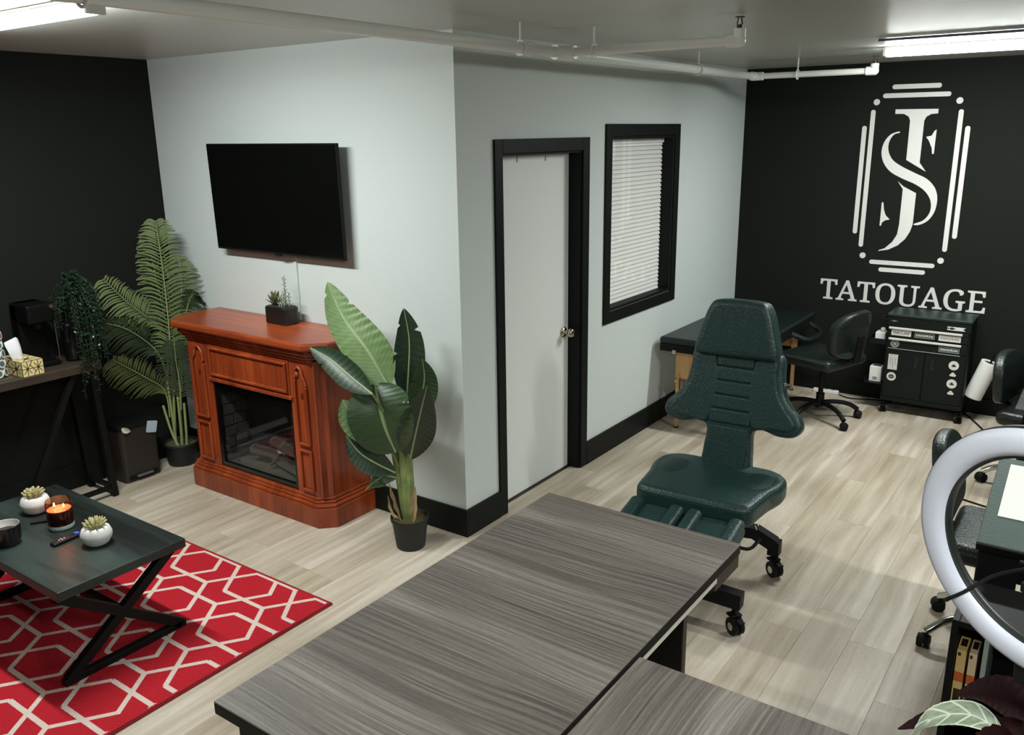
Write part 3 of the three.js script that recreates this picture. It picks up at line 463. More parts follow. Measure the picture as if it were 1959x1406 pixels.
// ---------------------------------------------------------------- coffee table and what stands on it
const tableMap = grainTex(512, 512, [8, 13, 12], [46, 57, 54], 91, { freq: 24, along: 4, contrast: 1.7, streak: 0.8, rx: 1.3, ry: 1 });
{
  const y = 0.45, t = thing('coffee_table', 'black wooden coffee table with crossed metal legs on the rug', 'table', [-3.6, 0.0125, -1.618]);
  const top = mesh('tabletop', boxUV(new RoundedBoxGeometry(1.06, 0.04, 0.55, 2, 0.004).translate(0, y - 0.0125 - 0.02, 0), 1, 0, 0, true), std(0xffffff, 0.42, { map: tableMap }), t);
  for (const s of [-1, 1]) {
    const x = 0.45 * s, h = y - 0.0525, b = 0.034;
    const f = new THREE.Group(); f.name = 'leg_frame'; t.add(f);
    mesh('crossed_leg', bar(V(x, 0.02, -0.25), V(x, h - 0.015, 0.25), b, 0.04), M.blackMetal, f);
    mesh('crossed_leg', bar(V(x + b * 0.02, 0.02, 0.25), V(x + b * 0.02, h - 0.015, -0.25), b * 0.98, 0.04), M.blackMetal, f);
    mesh('rail', span(x - b / 2, x + b / 2, 0, 0.03, -0.27, 0.27, 0.003), M.blackMetal, f);
    mesh('rail', span(x - b / 2, x + b / 2, h - 0.025, h, -0.26, 0.26, 0.003), M.blackMetal, f);
  }
  mesh('stretcher', bar(V(-0.45, 0.2, 0), V(0.45, 0.2, 0), 0.03, 0.03), M.blackMetal, t);
  const pot = (x, z, label) => {
    const g = thing('succulent_pot', label, 'plant', [x, y, z], rr(0, 6), 'white succulent pots on the coffee table');
    mesh('pot', lathe([[0, 0], [0.034, 0], [0.048, 0.01], [0.062, 0.035], [0.063, 0.05], [0.055, 0.072], [0.043, 0.08], [0.039, 0.079], [0.04, 0.07], [0, 0.066]], 32), std(0xd9d8d5, 0.55), g);
    const lm = std(0xb0a878, 0.6);
    for (let r = 0; r < 3; r++) { const n = [10, 8, 5][r]; for (let k = 0; k < n; k++) { const a = k / n * 6.283 + r * 0.5, e = [0.75, 1.05, 1.35][r], L = 0.05; const d = V(Math.cos(a) * Math.cos(e), Math.sin(e), Math.sin(a) * Math.cos(e)); const q = mesh('leaf', sph(0.0075, 0, 0, 0, 1, 3.4, 0.8, 10), lm, g); q.quaternion.setFromUnitVectors(V(0, 1, 0), d); q.position.set(0.012 * Math.cos(a), 0.07, 0.012 * Math.sin(a)).addScaledVector(d, L * 0.5); } }
    return g;
  };
  pot(-3.875, -1.67, 'white round succulent pot behind the candle'); pot(-3.335, -1.655, 'white round succulent pot beside the remote control');
  { // candle
    const g = thing('jar_candle', 'burning candle in a dark amber glass jar on the coffee table', 'candle', [-3.625, y, -1.655]);
    const jar = new THREE.MeshPhysicalMaterial({ color: 0xd07a5a, roughness: 0.05, transmission: 1, thickness: 0.0, ior: 1.45 });
    mesh('base', lathe([[0, 0], [0.05, 0], [0.053, 0.004], [0.053, 0.017], [0.05, 0.02], [0, 0.02]], 36), std(0x9fb6b3, 0.15), g);
    mesh('wax', lathe([[0, 0.02], [0.049, 0.02], [0.05, 0.024], [0.05, 0.085], [0, 0.084]], 36), std(0x2a0f0d, 0.35), g);
    mesh('wax_pool', cyl(0.049, 0.049, 0.002, 0, 0.085, 0, 36), std(0xe2b592, 0.25), g);
    mesh('jar', lathe([[0.0525, 0.02], [0.0535, 0.06], [0.0535, 0.118], [0.049, 0.128], [0.05, 0.1285]], 40), new THREE.MeshPhysicalMaterial({ color: 0xd6967c, roughness: 0.06, transmission: 1, thickness: 0, ior: 1.45, side: THREE.DoubleSide }), g);
    const fl = std(0xffd9b8, 0.5, { emissive: 0xffc090, emissiveIntensity: 14 });
    for (const [x, z] of [[-0.018, 0.01], [0.02, -0.012]]) { mesh('candle_flame', lathe([[0, 0], [0.004, 0.004], [0.0045, 0.009], [0.002, 0.018], [0, 0.022]], 12).translate(x, 0.092, z), fl, g); mesh('wick', rod(V(x, 0.083, z), V(x, 0.093, z), 0.001), M.blackMetal, g); }
    const pl = new THREE.PointLight(0xffc090, 0.03, 0, 2); pl.position.set(0, 0.122, 0); pl.name = 'flame_light'; g.add(pl);
  }
  { // remote
    const g = thing('remote_control', 'slim black remote control with a blue key on the coffee table', 'remote', [-3.475, y, -1.605], 0.1);
    mesh('body', box(0.036, 0.014, 0.15, 0, 0.0072, 0, 0.006), std(0x141618, 0.35), g);
    for (const [x, z, m] of [[-0.006, 0.03, 0xbcc4c6], [0.006, 0.03, 0xbcc4c6], [0, 0.042, 0xbcc4c6], [0, 0.018, 0xbcc4c6]]) mesh('button', cyl(0.0035, 0.0032, 0.003, x, 0.0135, z, 12), std(m, 0.4), g);
    mesh('button', box(0.024, 0.003, 0.02, 0, 0.0152, -0.04, 0.001), std(0x3e56b8, 0.35), g);
  }
  { const g = thing('lighter', 'thin black lighter lying behind the candle', 'lighter', [-3.74, y, -1.625], 1.0);
    mesh('body', box(0.09, 0.01, 0.014, 0, 0.0052, 0, 0.004), M.blackPlastic, g); mesh('nozzle', rod(V(0.045, 0.0055, 0), V(0.085, 0.0055, 0), 0.003), M.blackMetal, g); }
  { // black bowl
    const g = thing('ceramic_mug', 'black ceramic mug with a white inside at the table edge', 'mug', [-3.655, y, -1.44]);
    mesh('body', lathe([[0, 0], [0.04, 0], [0.05, 0.006], [0.057, 0.03], [0.058, 0.085], [0.056, 0.088]], 36), std(0x1b1413, 0.15), g);
    mesh('lining', lathe([[0.056, 0.088], [0.053, 0.087], [0.052, 0.03], [0, 0.02]], 36), std(0xdcd9d4, 0.25, { side: THREE.DoubleSide }), g);
    mesh('coffee', cyl(0.0515, 0.0515, 0.002, 0, 0.055, 0, 30), std(0x1d100b, 0.1), g);
    mesh('handle', new THREE.TorusGeometry(0.026, 0.006, 8, 20, Math.PI).rotateZ(Math.PI / 2).translate(-0.056, 0.045, 0), std(0x1b1413, 0.15), g);
  }
}

// ---------------------------------------------------------------- console table at the black wall
{
  const t = thing('console_table', 'dark console table with slanted black legs against the black wall', 'table', [-4.9, 0, -1.85]);
  mesh('tabletop', boxUV(new RoundedBoxGeometry(0.34, 0.05, 1.36, 2, 0.005).translate(0, 0.826, 0), 1), std(0xffffff, 0.5, { map: grainTex(256, 256, [40, 33, 26], [70, 58, 46], 95, { freq: 20, along: 3 }) }), t);
  for (const s of [-1, 1]) for (const e of [-1, 1]) mesh('leg', bar(V(0.13 * e, 0, 0.61 * s - 0.055), V(0.13 * e, 0.8, 0.61 * s - 0.02), 0.035, 0.035), M.blackMetal, t);
  for (const s of [-1, 1]) { mesh('stretcher', bar(V(-0.13, 0.06, 0.61 * s - 0.05), V(0.13, 0.06, 0.61 * s - 0.05), 0.025, 0.025), M.blackMetal, t); }
  mesh('brace', bar(V(0.13, 0.08, -0.15), V(0.13, 0.79, -0.52), 0.03, 0.03), M.blackMetal, t); mesh('brace', bar(V(0.13, 0.08, 0.05), V(0.13, 0.79, 0.4), 0.03, 0.03), M.blackMetal, t);
  mesh('rail', bar(V(0.13, 0.06, -0.65), V(0.13, 0.06, 0.55), 0.025, 0.025), M.blackMetal, t);
  const y = 0.851;
  { // tissue box
    const tex = canvasTex(256, 192, (c, W, H) => {
      c.fillStyle = '#d9c78e'; c.fillRect(0, 0, W, H); c.strokeStyle = '#2b2314'; c.lineWidth = 9;
      for (const [x, q] of [[64, 96], [192, 96]]) { for (let k = 0; k < 8; k++) { const a = k * Math.PI / 4; c.beginPath(); c.moveTo(x, q); c.lineTo(x + 64 * Math.cos(a), q + 88 * Math.sin(a)); c.stroke(); } c.fillStyle = '#2b2314'; c.beginPath(); c.arc(x, q, 16, 0, 7); c.fill(); }
      c.strokeRect(0, 0, W, H); c.beginPath(); c.moveTo(128, 0); c.lineTo(100, 50); c.lineTo(128, 96); c.lineTo(156, 140); c.lineTo(128, 192); c.stroke();
    });
    const g = thing('tissue_box', 'gold lattice patterned tissue box on the console table', 'tissue box', [-4.855, y, -2.145], 0.05);
    const bx = new THREE.BoxGeometry(0.235, 0.085, 0.118).translate(0, 0.0425, 0); mesh('carton', bx, std(0xffffff, 0.5, { map: tex }), g);
    const ti = leafGeo([[0.02, 0.07, 0], [0.025, 0.13, 0.004], [0.012, 0.205, 0.012]], 0.05, [0.45, 0, 0.9], { fold: -0.8, ripple: 0.002, nu: 14, nv: 8, peak: 0.9, tip: 0.35 });
    tag(mesh('tissue', ti, new THREE.MeshStandardMaterial({ color: 0xe6e4ec, roughness: 0.9, side: THREE.DoubleSide }), g), 'white tissue pulled up from the box');
  }
  { // capsule rack
    const g = thing('capsule_rack', 'rack of round coffee capsules on the console table', 'capsule rack', [-4.82, y, -1.985]);
    mesh('stand', [box(0.12, 0.012, 0.14, 0, 0.006, 0, 0.003), rod(V(0, 0, 0), V(0, 0.28, 0), 0.008)], M.chrome, g);
    for (let r = 0; r < 5; r++) for (let k = 0; k < 8; k++) {
      const a = k / 8 * 6.283 + (r % 2) * 0.39, d = V(Math.cos(a), 0.12, Math.sin(a)).normalize(), q = new THREE.Group(); q.name = 'capsule'; g.add(q);
      mesh('cup', cyl(0.012, 0.02, 0.03, 0, 0, 0, 16), M.paper, q); mesh('lid', cyl(0.0225, 0.0225, 0.003, 0, 0.03, 0, 20), std(0xd5d8d4, 0.35), q); mesh('label', cyl(0.016, 0.016, 0.0006, 0, 0.033, 0, 20), std(r === 4 ? 0x9c6a5c : 0x4a5f5c, 0.5), q);
      q.quaternion.setFromUnitVectors(V(0, 1, 0), d); q.position.set(d.x * 0.03, 0.04 + r * 0.05, d.z * 0.03);
    }
  }
  { // coffee maker
    const g = thing('coffee_maker', 'black coffee maker behind the tissue box on the console table', 'coffee maker', [-4.95, y, -2.29]);
    mesh('body', [box(0.2, 0.03, 0.15, 0, 0.015, 0, 0.008), box(0.08, 0.36, 0.15, -0.06, 0.18, 0, 0.012), box(0.2, 0.11, 0.15, 0, 0.305, 0, 0.015)], matte(0x0a0b0a, 0.45), g);
    mesh('spout', cyl(0.02, 0.028, 0.04, 0.04, 0.215, 0), M.blackPlastic, g);
    mesh('trim', rod(V(0.095, 0.028, -0.07), V(0.095, 0.255, -0.07), 0.0025), M.chrome, g);
    mesh('button', cyl(0.012, 0.012, 0.006, 0, 0, 0, 16).rotateZ(-Math.PI / 2).translate(0.1, 0.34, -0.06), M.chrome, g);
  }
  { // trailing foliage in a tall dark vase
    const g = thing('trailing_plant', 'dark trailing artificial ivy in a tall black vase on the console table', 'plant', [-4.88, y, -2.455]);
    mesh('vase', lathe([[0, 0], [0.04, 0], [0.05, 0.02], [0.045, 0.2], [0.03, 0.3], [0.038, 0.33], [0.032, 0.33], [0.026, 0.3], [0, 0.28]], 24), M.gloss, g);
    const lf = leafGeo([[0, 0, 0], [0.011, 0.002, 0], [0.023, -0.002, 0]], 0.0085, [0, 0, 1], { fold: 0.25, ripple: 0, nu: 4, nv: 2 }), list = [], stems = [];
    for (let q = 0; q < 44; q++) {
      const kind = q % 4, top = rr(0.38, 0.52); let x, z, e;      // 0, 1 over the front edge, 2 over the table end, 3 short
      if (kind < 2) { x = rr(0.165, 0.2); z = rr(-0.1, 0.06); e = rr(-0.2, 0.2); } else if (kind === 2) { x = rr(-0.06, 0.12); z = rr(-0.14, -0.1); e = rr(-0.12, 0.15); } else { x = rr(-0.06, 0.12); z = rr(-0.05, 0.07); e = rr(0.1, 0.25); }
      const pts = [[0, 0.31, 0], [x * 0.35, top, z * 0.4], [x * 0.8, top - 0.07, z * 0.9], [x, (top + e) / 2, z], [x + 0.004, e, z]];
      const c = new THREE.CatmullRomCurve3(pts.map(p => V(...p))); stems.push(tube(pts, 0.0014, 16, 5));
      const n = Math.round((top - e) * 46) + 10;
      for (let k = 0; k < n; k++) { const p = c.getPoint(0.15 + 0.85 * k / n), q = lf.clone(); q.rotateZ(rr(-0.8, 0.7)); q.rotateY(rr(0, 6.28)); q.scale(...[0, 0, 0].map(() => rr(0.8, 1.25))); q.translate(p.x, p.y, p.z); list.push(q); }
    }
    mesh('stem', merge(stems), std(0x2a3524, 0.6), g);
    const fo = mesh('foliage', merge(list), new THREE.MeshStandardMaterial({ color: 0x233a29, roughness: 0.22, side: THREE.DoubleSide }), g); fo.userData.kind = 'stuff';
  }
  { // bin
    const g = thing('waste_bin', 'dark waste bin with a blue note stuck on it beside the console table', 'bin', [-4.965, 0, -2.775]);
    const s = roundRect(0.2, 0.25, 0.03);
    mesh('body', extrude(s, 0.36, 0.004).rotateX(-Math.PI / 2), std(0x2d2723, 0.5, { bumpMap: bumpPlastic, bumpScale: 0.0006 }), g);
    mesh('rim', extrude(roundRect(0.212, 0.262, 0.034), 0.03, 0.005).rotateX(-Math.PI / 2).translate(0, 0.345, 0), M.blackPlastic, g);
    mesh('foot_band', box(0.205, 0.03, 0.2, 0.003, 0.03, 0, 0.005), M.blackPlastic, g);
    mesh('pedal', box(0.02, 0.012, 0.11, 0.112, 0.035, 0.0, 0.004), std(0x9ea3a6, 0.3, { metalness: 0.8 }), g);
    tag(mesh('note', extrude(roundRect(0.07, 0.075, 0.008), 0.003).rotateY(Math.PI / 2).rotateX(-0.25).translate(0.107, 0.325, -0.085), std(0xb5c8d4, 0.7), g), 'pale blue note');
    tag(mesh('liner', leafGeo([[0.104, 0.368, 0.11], [0.112, 0.35, 0.09], [0.109, 0.335, 0.06]], 0.018, [0, 1, 0], { fold: 0.3, nu: 8, nv: 4 }), new THREE.MeshStandardMaterial({ color: 0xcfcac0, roughness: 0.6, side: THREE.DoubleSide }), g), 'pale corner of a bin liner');
  }
}

// ---------------------------------------------------------------- desk
const deskMap = grainTex(1024, 512, [68, 61, 56], [152, 144, 136], 101, { freq: 115, along: 4, contrast: 1.25, streak: 0.42, rx: 1.4, ry: 0.9 });
const deskTop = std(0xffffff, 0.5, { map: deskMap }), deskDark = matte(0x181614, 0.5), deskBrown = std(0x3a2d27, 0.5);
{
  const t = thing('desk', 'large grey wood-grain office desk', 'desk', [-1.285, 0, -1.815]);
  mesh('desktop', boxUV(new RoundedBoxGeometry(0.772, 0.006, 1.528, 1, 0.002).translate(0, 0.747, 0), 1, 0, 0, true), deskTop, t);
  mesh('edge_band', box(0.772, 0.03, 1.528, 0, 0.729, 0, 0.002), deskDark, t);
  mesh('end_panel', box(0.70, 0.714, 0.025, -0.02, 0.357, -0.45, 0.002), deskDark, t);
  mesh('panel_edge', box(0.003, 0.70, 0.026, 0.3315, 0.357, -0.45), deskBrown, t);
  mesh('end_panel', box(0.70, 0.714, 0.025, -0.02, 0.357, 0.70, 0.002), deskDark, t);
  mesh('modesty_panel', box(0.02, 0.5, 1.12, -0.3, 0.46, 0.125, 0.002), deskDark, t);
  mesh('metal_rail', box(0.014, 0.02, 0.52, 0.376, 0.703, -0.31), std(0xcfc9be, 0.4), t);
  mesh('apron', box(0.02, 0.05, 0.2, 0.372, 0.689, -0.662), deskBrown, t);
}
{
  const t = thing('desk_return', 'smaller grey wood-grain side desk joined to the large desk', 'desk', [-0.05, 0, -1.33]);
  mesh('desktop', boxUV(new RoundedBoxGeometry(1.67, 0.006, 0.96, 1, 0.002).translate(0, 0.747, 0), 1), deskTop, t);
  mesh('edge_band', box(1.67, 0.03, 0.96, 0, 0.729, 0, 0.002), deskDark, t);
  mesh('end_panel', box(0.025, 0.714, 0.86, 0.8, 0.357, 0, 0.002), deskDark, t);
  mesh('end_panel', box(0.025, 0.714, 0.3, -0.78, 0.357, 0.3, 0.002), deskDark, t);
  mesh('back_panel', box(1.5, 0.3, 0.02, 0, 0.56, 0.4, 0.002), deskDark, t);
}

// ---------------------------------------------------------------- casters and chairs
function caster(parent, x, z, h = 0.1, turn = 0, wheelMat = M.blackPlastic, rim = M.chrome) {
  const g = new THREE.Group(); g.name = 'caster'; g.position.set(x, 0, z); g.rotation.y = turn; parent.add(g);
  const r = h * 0.33;
  for (const s of [-1, 1]) { mesh('wheel', new THREE.CylinderGeometry(r, r, 0.018, 24).rotateZ(Math.PI / 2).translate(s * 0.014, r, 0.012), wheelMat, g); mesh('hub', new THREE.CylinderGeometry(r * 0.45, r * 0.45, 0.004, 18).rotateZ(Math.PI / 2).translate(s * 0.0245, r, 0.012), rim, g); }
  mesh('fork', [box(0.054, 0.012, 0.045, 0, r * 2 + 0.008, 0, 0.004), box(0.006, r * 1.1, 0.02, 0, r * 1.5, 0.004), rod(V(0, r * 2, -0.005), V(0, h, -0.005), 0.009), box(0.03, 0.008, 0.035, 0, r * 1.9, 0.045, 0.003)], M.blackMetal, g);
  return g;
}
{ // tattoo chair, local: faces +z
  const t = thing('tattoo_chair', 'dark green vinyl reclining tattoo chair with a wide winged back', 'chair', [-1.425, 0, -3.5], 0.045);
  // seat
  const seat = [[-0.24, -0.14], [-0.27, -0.12], [-0.29, 0.0], [-0.30, 0.08], [-0.325, 0.2], [-0.31, 0.30], [-0.24, 0.36], [-0.12, 0.37], [0.12, 0.37], [0.24, 0.36], [0.31, 0.30], [0.325, 0.2], [0.30, 0.08], [0.29, 0.0], [0.27, -0.12], [0.24, -0.14], [0, -0.145]];
  mesh('seat', extrude(shapeOf(seat, true), 0.11, 0.035, 5).rotateX(-Math.PI / 2).translate(0, 0.4, 0), M.hide, t);
  mesh('seat_bolster', [sph(0.1, -0.21, 0.466, -0.18, 1.1, 0.56, 1.75, 32), sph(0.1, 0.21, 0.466, -0.18, 1.1, 0.56, 1.75, 32)], M.hide, t);
  mesh('seat_pan', box(0.4, 0.04, 0.4, 0, 0.385, -0.1, 0.01), M.blackMetal, t);
  // leg rests, two padded boards with raised rims, sloping down to the front
  for (const s of [-1, 1]) {
    const g = new THREE.Group(); g.name = 'leg_rest'; g.position.set(0.138 * s, 0.435, 0.17); g.rotation.x = 0.2; t.add(g);
    mesh('cushion', box(0.262, 0.06, 0.42, 0, -0.02, 0.2, 0.025), M.hide, g);
    for (const e of [-1, 1]) mesh('bolster', box(0.07, 0.055, 0.42, 0.096 * e, 0.012, 0.2, 0.026).rotateZ(0), M.hide, g);
    mesh('board', box(0.24, 0.012, 0.4, 0, -0.056, 0.2, 0.003), M.blackMetal, g);
  }
  // backrest
  const b = new THREE.Group(); b.name = 'backrest'; b.position.set(0, 0.47, -0.30); b.rotation.x = -0.2; t.add(b);
  const half = [[0.115, 0], [0.12, 0.1], [0.118, 0.215], [0.16, 0.232], [0.24, 0.215], [0.315, 0.225], [0.345, 0.265], [0.33, 0.315], [0.285, 0.36], [0.248, 0.42], [0.232, 0.5], [0.222, 0.585], [0.2, 0.605]];
  const out = [...half, ...half.slice().reverse().map(([x, y]) => [-x, y])];
  const S = new THREE.Shape(); out.forEach((p, i) => S[i ? 'lineTo' : 'moveTo'](...p));
  const curve = new THREE.CatmullRomCurve3(out.map(p => V(p[0], p[1], 0)), true, 'centripetal', 0.5);
  const S2 = new THREE.Shape(curve.getPoints(150).slice(0, -1).map(p => new THREE.Vector2(p.x, p.y)));
  mesh('cushion', extrude(S2, 0.085, 0.024, 5).translate(0, 0, -0.085), M.hide, b);
  for (let k = 0; k < 5; k++) { const w = 0.2 - k * 0.006 + 0.012, y = 0.24 + k * 0.07; mesh('channel', box(w, 0.072, 0.03, 0.0, y + 0.035, -0.004, 0.0125), M.hide, b); }
  for (const s of [-1, 1]) { mesh('side_pad', extrude(shapeOf([[0.112 * s, 0.24], [0.2 * s, 0.245], [0.29 * s, 0.25], [0.315 * s, 0.275], [0.3 * s, 0.31], [0.255 * s, 0.36], [0.222 * s, 0.42], [0.205 * s, 0.5], [0.195 * s, 0.575], [0.106 * s, 0.58]].map(p => p), true), 0.03, 0.012, 4).translate(0, 0, -0.018), M.hide, b); }
  mesh('lower_pad', box(0.2, 0.22, 0.02, 0, 0.118, 0.0, 0.009), M.hide, b);
  mesh('lower_emblem', [tube([[-0.045, 0.06, 0.0095], [0, 0.045, 0.0095], [0.045, 0.06, 0.0095]], 0.002, 14, 5), tube([[-0.04, 0.068, 0.0095], [-0.02, 0.09, 0.0095], [0, 0.07, 0.0095], [0.02, 0.09, 0.0095], [0.04, 0.068, 0.0095]], 0.002, 20, 5)], M.hide, b);
  mesh('upper_emblem', [tube([[-0.03, 0.165, 0.0095], [0, 0.18, 0.0095], [0.03, 0.165, 0.0095]], 0.002, 14, 5), tube([[-0.03, 0.162, 0.0095], [0, 0.15, 0.0095], [0.03, 0.162, 0.0095]], 0.002, 14, 5)], M.hide, b);
  mesh('backboard', box(0.2, 0.5, 0.015, 0, 0.3, -0.092, 0.004), M.blackMetal, b);
  mesh('side_knob', cyl(0.012, 0.012, 0.03, 0, 0, 0, 14).rotateZ(-Math.PI / 2).translate(0.232, 0.46, -0.05), M.chrome, b);
  // headrest
  const h = new THREE.Group(); h.name = 'headrest'; h.position.set(0, 1.035, -0.43); h.rotation.x = -0.12; t.add(h);
  const hs = new THREE.CatmullRomCurve3([[-0.2, 0.0], [-0.205, 0.03], [-0.185, 0.11], [-0.15, 0.225], [-0.125, 0.26], [-0.08, 0.27], [0.08, 0.27], [0.125, 0.26], [0.15, 0.225], [0.185, 0.11], [0.205, 0.03], [0.2, 0.0], [0.16, -0.005], [-0.16, -0.005]].map(p => V(p[0], p[1], 0)), true, 'centripetal');
  mesh('cushion', extrude(new THREE.Shape(hs.getPoints(120).slice(0, -1).map(p => new THREE.Vector2(p.x, p.y))), 0.13, 0.03, 5).translate(0, 0, -0.06), M.hide, h);
  mesh('piping', [tube([[0.198, 0.02, 0.03], [0.178, 0.12, 0.03], [0.148, 0.22, 0.03]], 0.004, 16, 6), tube([[-0.198, 0.02, 0.03], [-0.178, 0.12, 0.03], [-0.148, 0.22, 0.03]], 0.004, 16, 6)], M.hide, h);
  mesh('bracket', box(0.06, 0.2, 0.02, 0, -0.02, -0.07, 0.004), M.blackMetal, h);
  // base
  mesh('column', [cyl(0.06, 0.05, 0.2, 0, 0.17, -0.06), box(0.24, 0.06, 0.34, 0, 0.35, -0.06, 0.01), box(0.16, 0.09, 0.56, 0, 0.2, -0.02, 0.01)], M.blackMetal, t);
  for (const s of [-1, 1]) for (const z of [-0.27, 0.31]) {
    const a = new THREE.Group(); a.name = 'base_arm'; t.add(a);
    mesh('beam', [bar(V(0.04 * s, 0.225, z * 0.75), V(0.2 * s, 0.215, z * 0.95), 0.06, 0.055), ...(z < 0 ? [bar(V(0.19 * s, 0.215, z * 0.95), V(0.285 * s, 0.165, z), 0.06, 0.06), box(0.055, 0.075, 0.06, 0.285 * s, 0.15, z, 0.005)] : [bar(V(0.05 * s, 0.17, z), V(0.315 * s, 0.16, z), 0.055, 0.07), box(0.06, 0.07, 0.2, 0.05 * s, 0.19, z - 0.08, 0.005)])], M.blackMetal, a);
    caster(a, 0.285 * s, z, 0.12, s > 0 ? 0.9 : -0.6);
  }
  mesh('lever', [tube([[0.1, 0.33, 0.05], [0.2, 0.29, 0.08], [0.25, 0.26, 0.02], [0.27, 0.28, -0.06]], 0.008, 20, 8)], M.blackMetal, t);
  mesh('release_handle', [tube([[0.2, 0.385, -0.02], [0.25, 0.37, -0.01], [0.27, 0.35, 0.0]], 0.005, 10, 6)], M.chrome, t);
}
{ // folding massage table by the partition wall
  const t = thing('massage_table', 'black padded folding massage table with wooden legs against the white wall', 'massage table', [-2.26, 0, -6.2]);
  const wood = std(0xffffff, 0.5, { map: grainTex(128, 256, [176, 128, 78], [222, 180, 126], 121, { freq: 14, along: 3, rx: 2, ry: 2 }) });
  mesh('cushion', box(0.68, 0.05, 1.46, 0, 0.65, 0, 0.02), M.hideDark, t);
  mesh('frame', box(0.67, 0.055, 1.45, 0, 0.6, 0, 0.004), M.blackPlastic, t);
  for (const s of [-1, 1]) {
    mesh('leg_panel', box(0.45, 0.2, 0.02, 0, 0.474, 0.68 * s, 0.004), wood, t);
    for (const e of [-1, 1]) { const l = mesh('leg', [bar(V(0.2 * e, 0.575, 0.66 * s), V(0.2 * e, 0.29, 0.665 * s), 0.05, 0.022), bar(V(0.2 * e, 0.4, 0.685 * s), V(0.2 * e, 0.01, 0.69 * s), 0.03, 0.022)], wood, t); mesh('foot', cyl(0.017, 0.017, 0.012, 0.2 * e, 0, 0.69 * s, 12), M.blackPlastic, l); mesh('knob', cyl(0.014, 0.014, 0.02, 0, 0, 0, 12).rotateX(Math.PI / 2).translate(0.2 * e, 0.36, 0.7 * s), wood, l); }
  }
  mesh('corner_bracket', box(0.03, 0.03, 0.02, -0.22, 0.575, 0.725, 0.003), M.nickel, t);
  mesh('armrest_sling', [tube([[0.33, 0.6, -0.6], [0.43, 0.56, -0.55], [0.43, 0.56, -0.2], [0.33, 0.6, -0.15]], 0.02, 20, 8)], M.hideDark, t);
}
// office chair facing +z; base = star foot material
function officeChair(label, pos, turn, { seatY = 0.48, backTop = 0.95, foot = M.chrome, bucket = false, star = 0, arms = false, backTilt = 0.12, backW = 0.42, pad = M.hide } = {}) {
  const t = thing('office_chair', label, 'chair', pos, turn, 'black rolling chairs');
  for (let k = 0; k < 5; k++) {
    const a = star + k * 1.2566, d = V(Math.sin(a), 0, Math.cos(a)), arm = new THREE.Group(); arm.name = 'base_arm'; t.add(arm);
    mesh('spoke', tube([[0, 0.13, 0], [d.x * 0.12, 0.13, d.z * 0.12], [d.x * 0.22, 0.11, d.z * 0.22], [d.x * 0.285, 0.07, d.z * 0.285]], 0.017, 16, 10), foot, arm);
    const c = new THREE.Group(); c.name = 'caster'; c.position.set(d.x * 0.29, 0, d.z * 0.29); c.rotation.y = a + 0.9; arm.add(c);
    for (const s of [-1, 1]) mesh('wheel', new THREE.CylinderGeometry(0.028, 0.028, 0.02, 20).rotateZ(Math.PI / 2).translate(s * 0.014, 0.028, 0), M.blackPlastic, c);
    mesh('hood', [new THREE.SphereGeometry(0.032, 16, 10, 0, 6.3, 0, 1.57).scale(0.9, 1, 1).translate(0, 0.03, 0)], M.blackPlastic, c);
  }
  mesh('gas_column', [cyl(0.03, 0.03, 0.1, 0, 0.1, 0), cyl(0.018, 0.018, seatY - 0.22, 0, 0.16, 0)], foot, t);
  mesh('mechanism', box(0.16, 0.04, 0.2, 0, seatY - 0.09, 0, 0.01), M.blackMetal, t);
  mesh('seat', box(0.48, 0.085, 0.46, 0, seatY - 0.03, 0.02, 0.04), pad, t);
  const b = new THREE.Group(); b.name = 'backrest'; b.position.set(0, seatY + 0.02, -0.2); b.rotation.x = -backTilt; t.add(b);
  const H = backTop - seatY;
  const sh = new THREE.CatmullRomCurve3([[-backW / 2 + 0.03, 0.03], [-backW / 2, H * 0.4], [-backW / 2 + 0.01, H * 0.75], [-backW / 4, H * 0.98], [backW / 4, H * 0.98], [backW / 2 - 0.01, H * 0.75], [backW / 2, H * 0.4], [backW / 2 - 0.03, 0.03]].map(p => V(p[0], p[1], 0)), true, 'centripetal');
  const g = extrude(new THREE.Shape(sh.getPoints(70).slice(0, -1).map(p => new THREE.Vector2(p.x, p.y))), 0.06, 0.02, 4).translate(0, 0, -0.06);
  const p = g.attributes.position; for (let i = 0; i < p.count; i++) p.setZ(i, p.getZ(i) + (bucket ? 1.6 : 0.55) * p.getX(i) ** 2); g.computeVertexNormals();
  mesh('back_cushion', g, pad, b); mesh('spine', box(0.07, H * 0.6, 0.02, 0, H * 0.22, -0.068, 0.006), M.blackMetal, b);
  mesh('back_bracket', bar(V(0, seatY - 0.08, -0.08), V(0, seatY + 0.02, -0.26), 0.06, 0.02), M.blackMetal, t);
  if (arms) for (const s of [-1, 1]) mesh('armrest', tube([[0.23 * s, seatY - 0.04, -0.05], [0.27 * s, seatY + 0.06, -0.06], [0.27 * s, seatY + 0.19, -0.02], [0.27 * s, seatY + 0.2, 0.14], [0.26 * s, seatY + 0.06, 0.19], [0.23 * s, seatY - 0.04, 0.15]], 0.018, 40, 10), M.hideDark, t);
  return t;
}
officeChair('black office chair with a curved back between the massage table and tool cabinet', [-1.66, 0, -6.28], -1.9, { seatY: 0.5, backTop: 0.84, foot: M.blackMetal, bucket: true, star: 0.3, pad: M.hideDark });
officeChair('black rolling chair with chrome feet in front of the slanted drawing table', [-0.2, 0, -3.72], Math.PI / 2, { seatY: 0.5, backTop: 0.87, star: 0.01, backTilt: 0.14, pad: M.hideDark });
officeChair('black rolling chair beside the paper towel roll', [-0.2, 0, -5.62], Math.PI / 2 - 0.2, { seatY: 0.5, backTop: 0.8, star: 0.85, backTilt: 0.1, pad: M.hideDark });

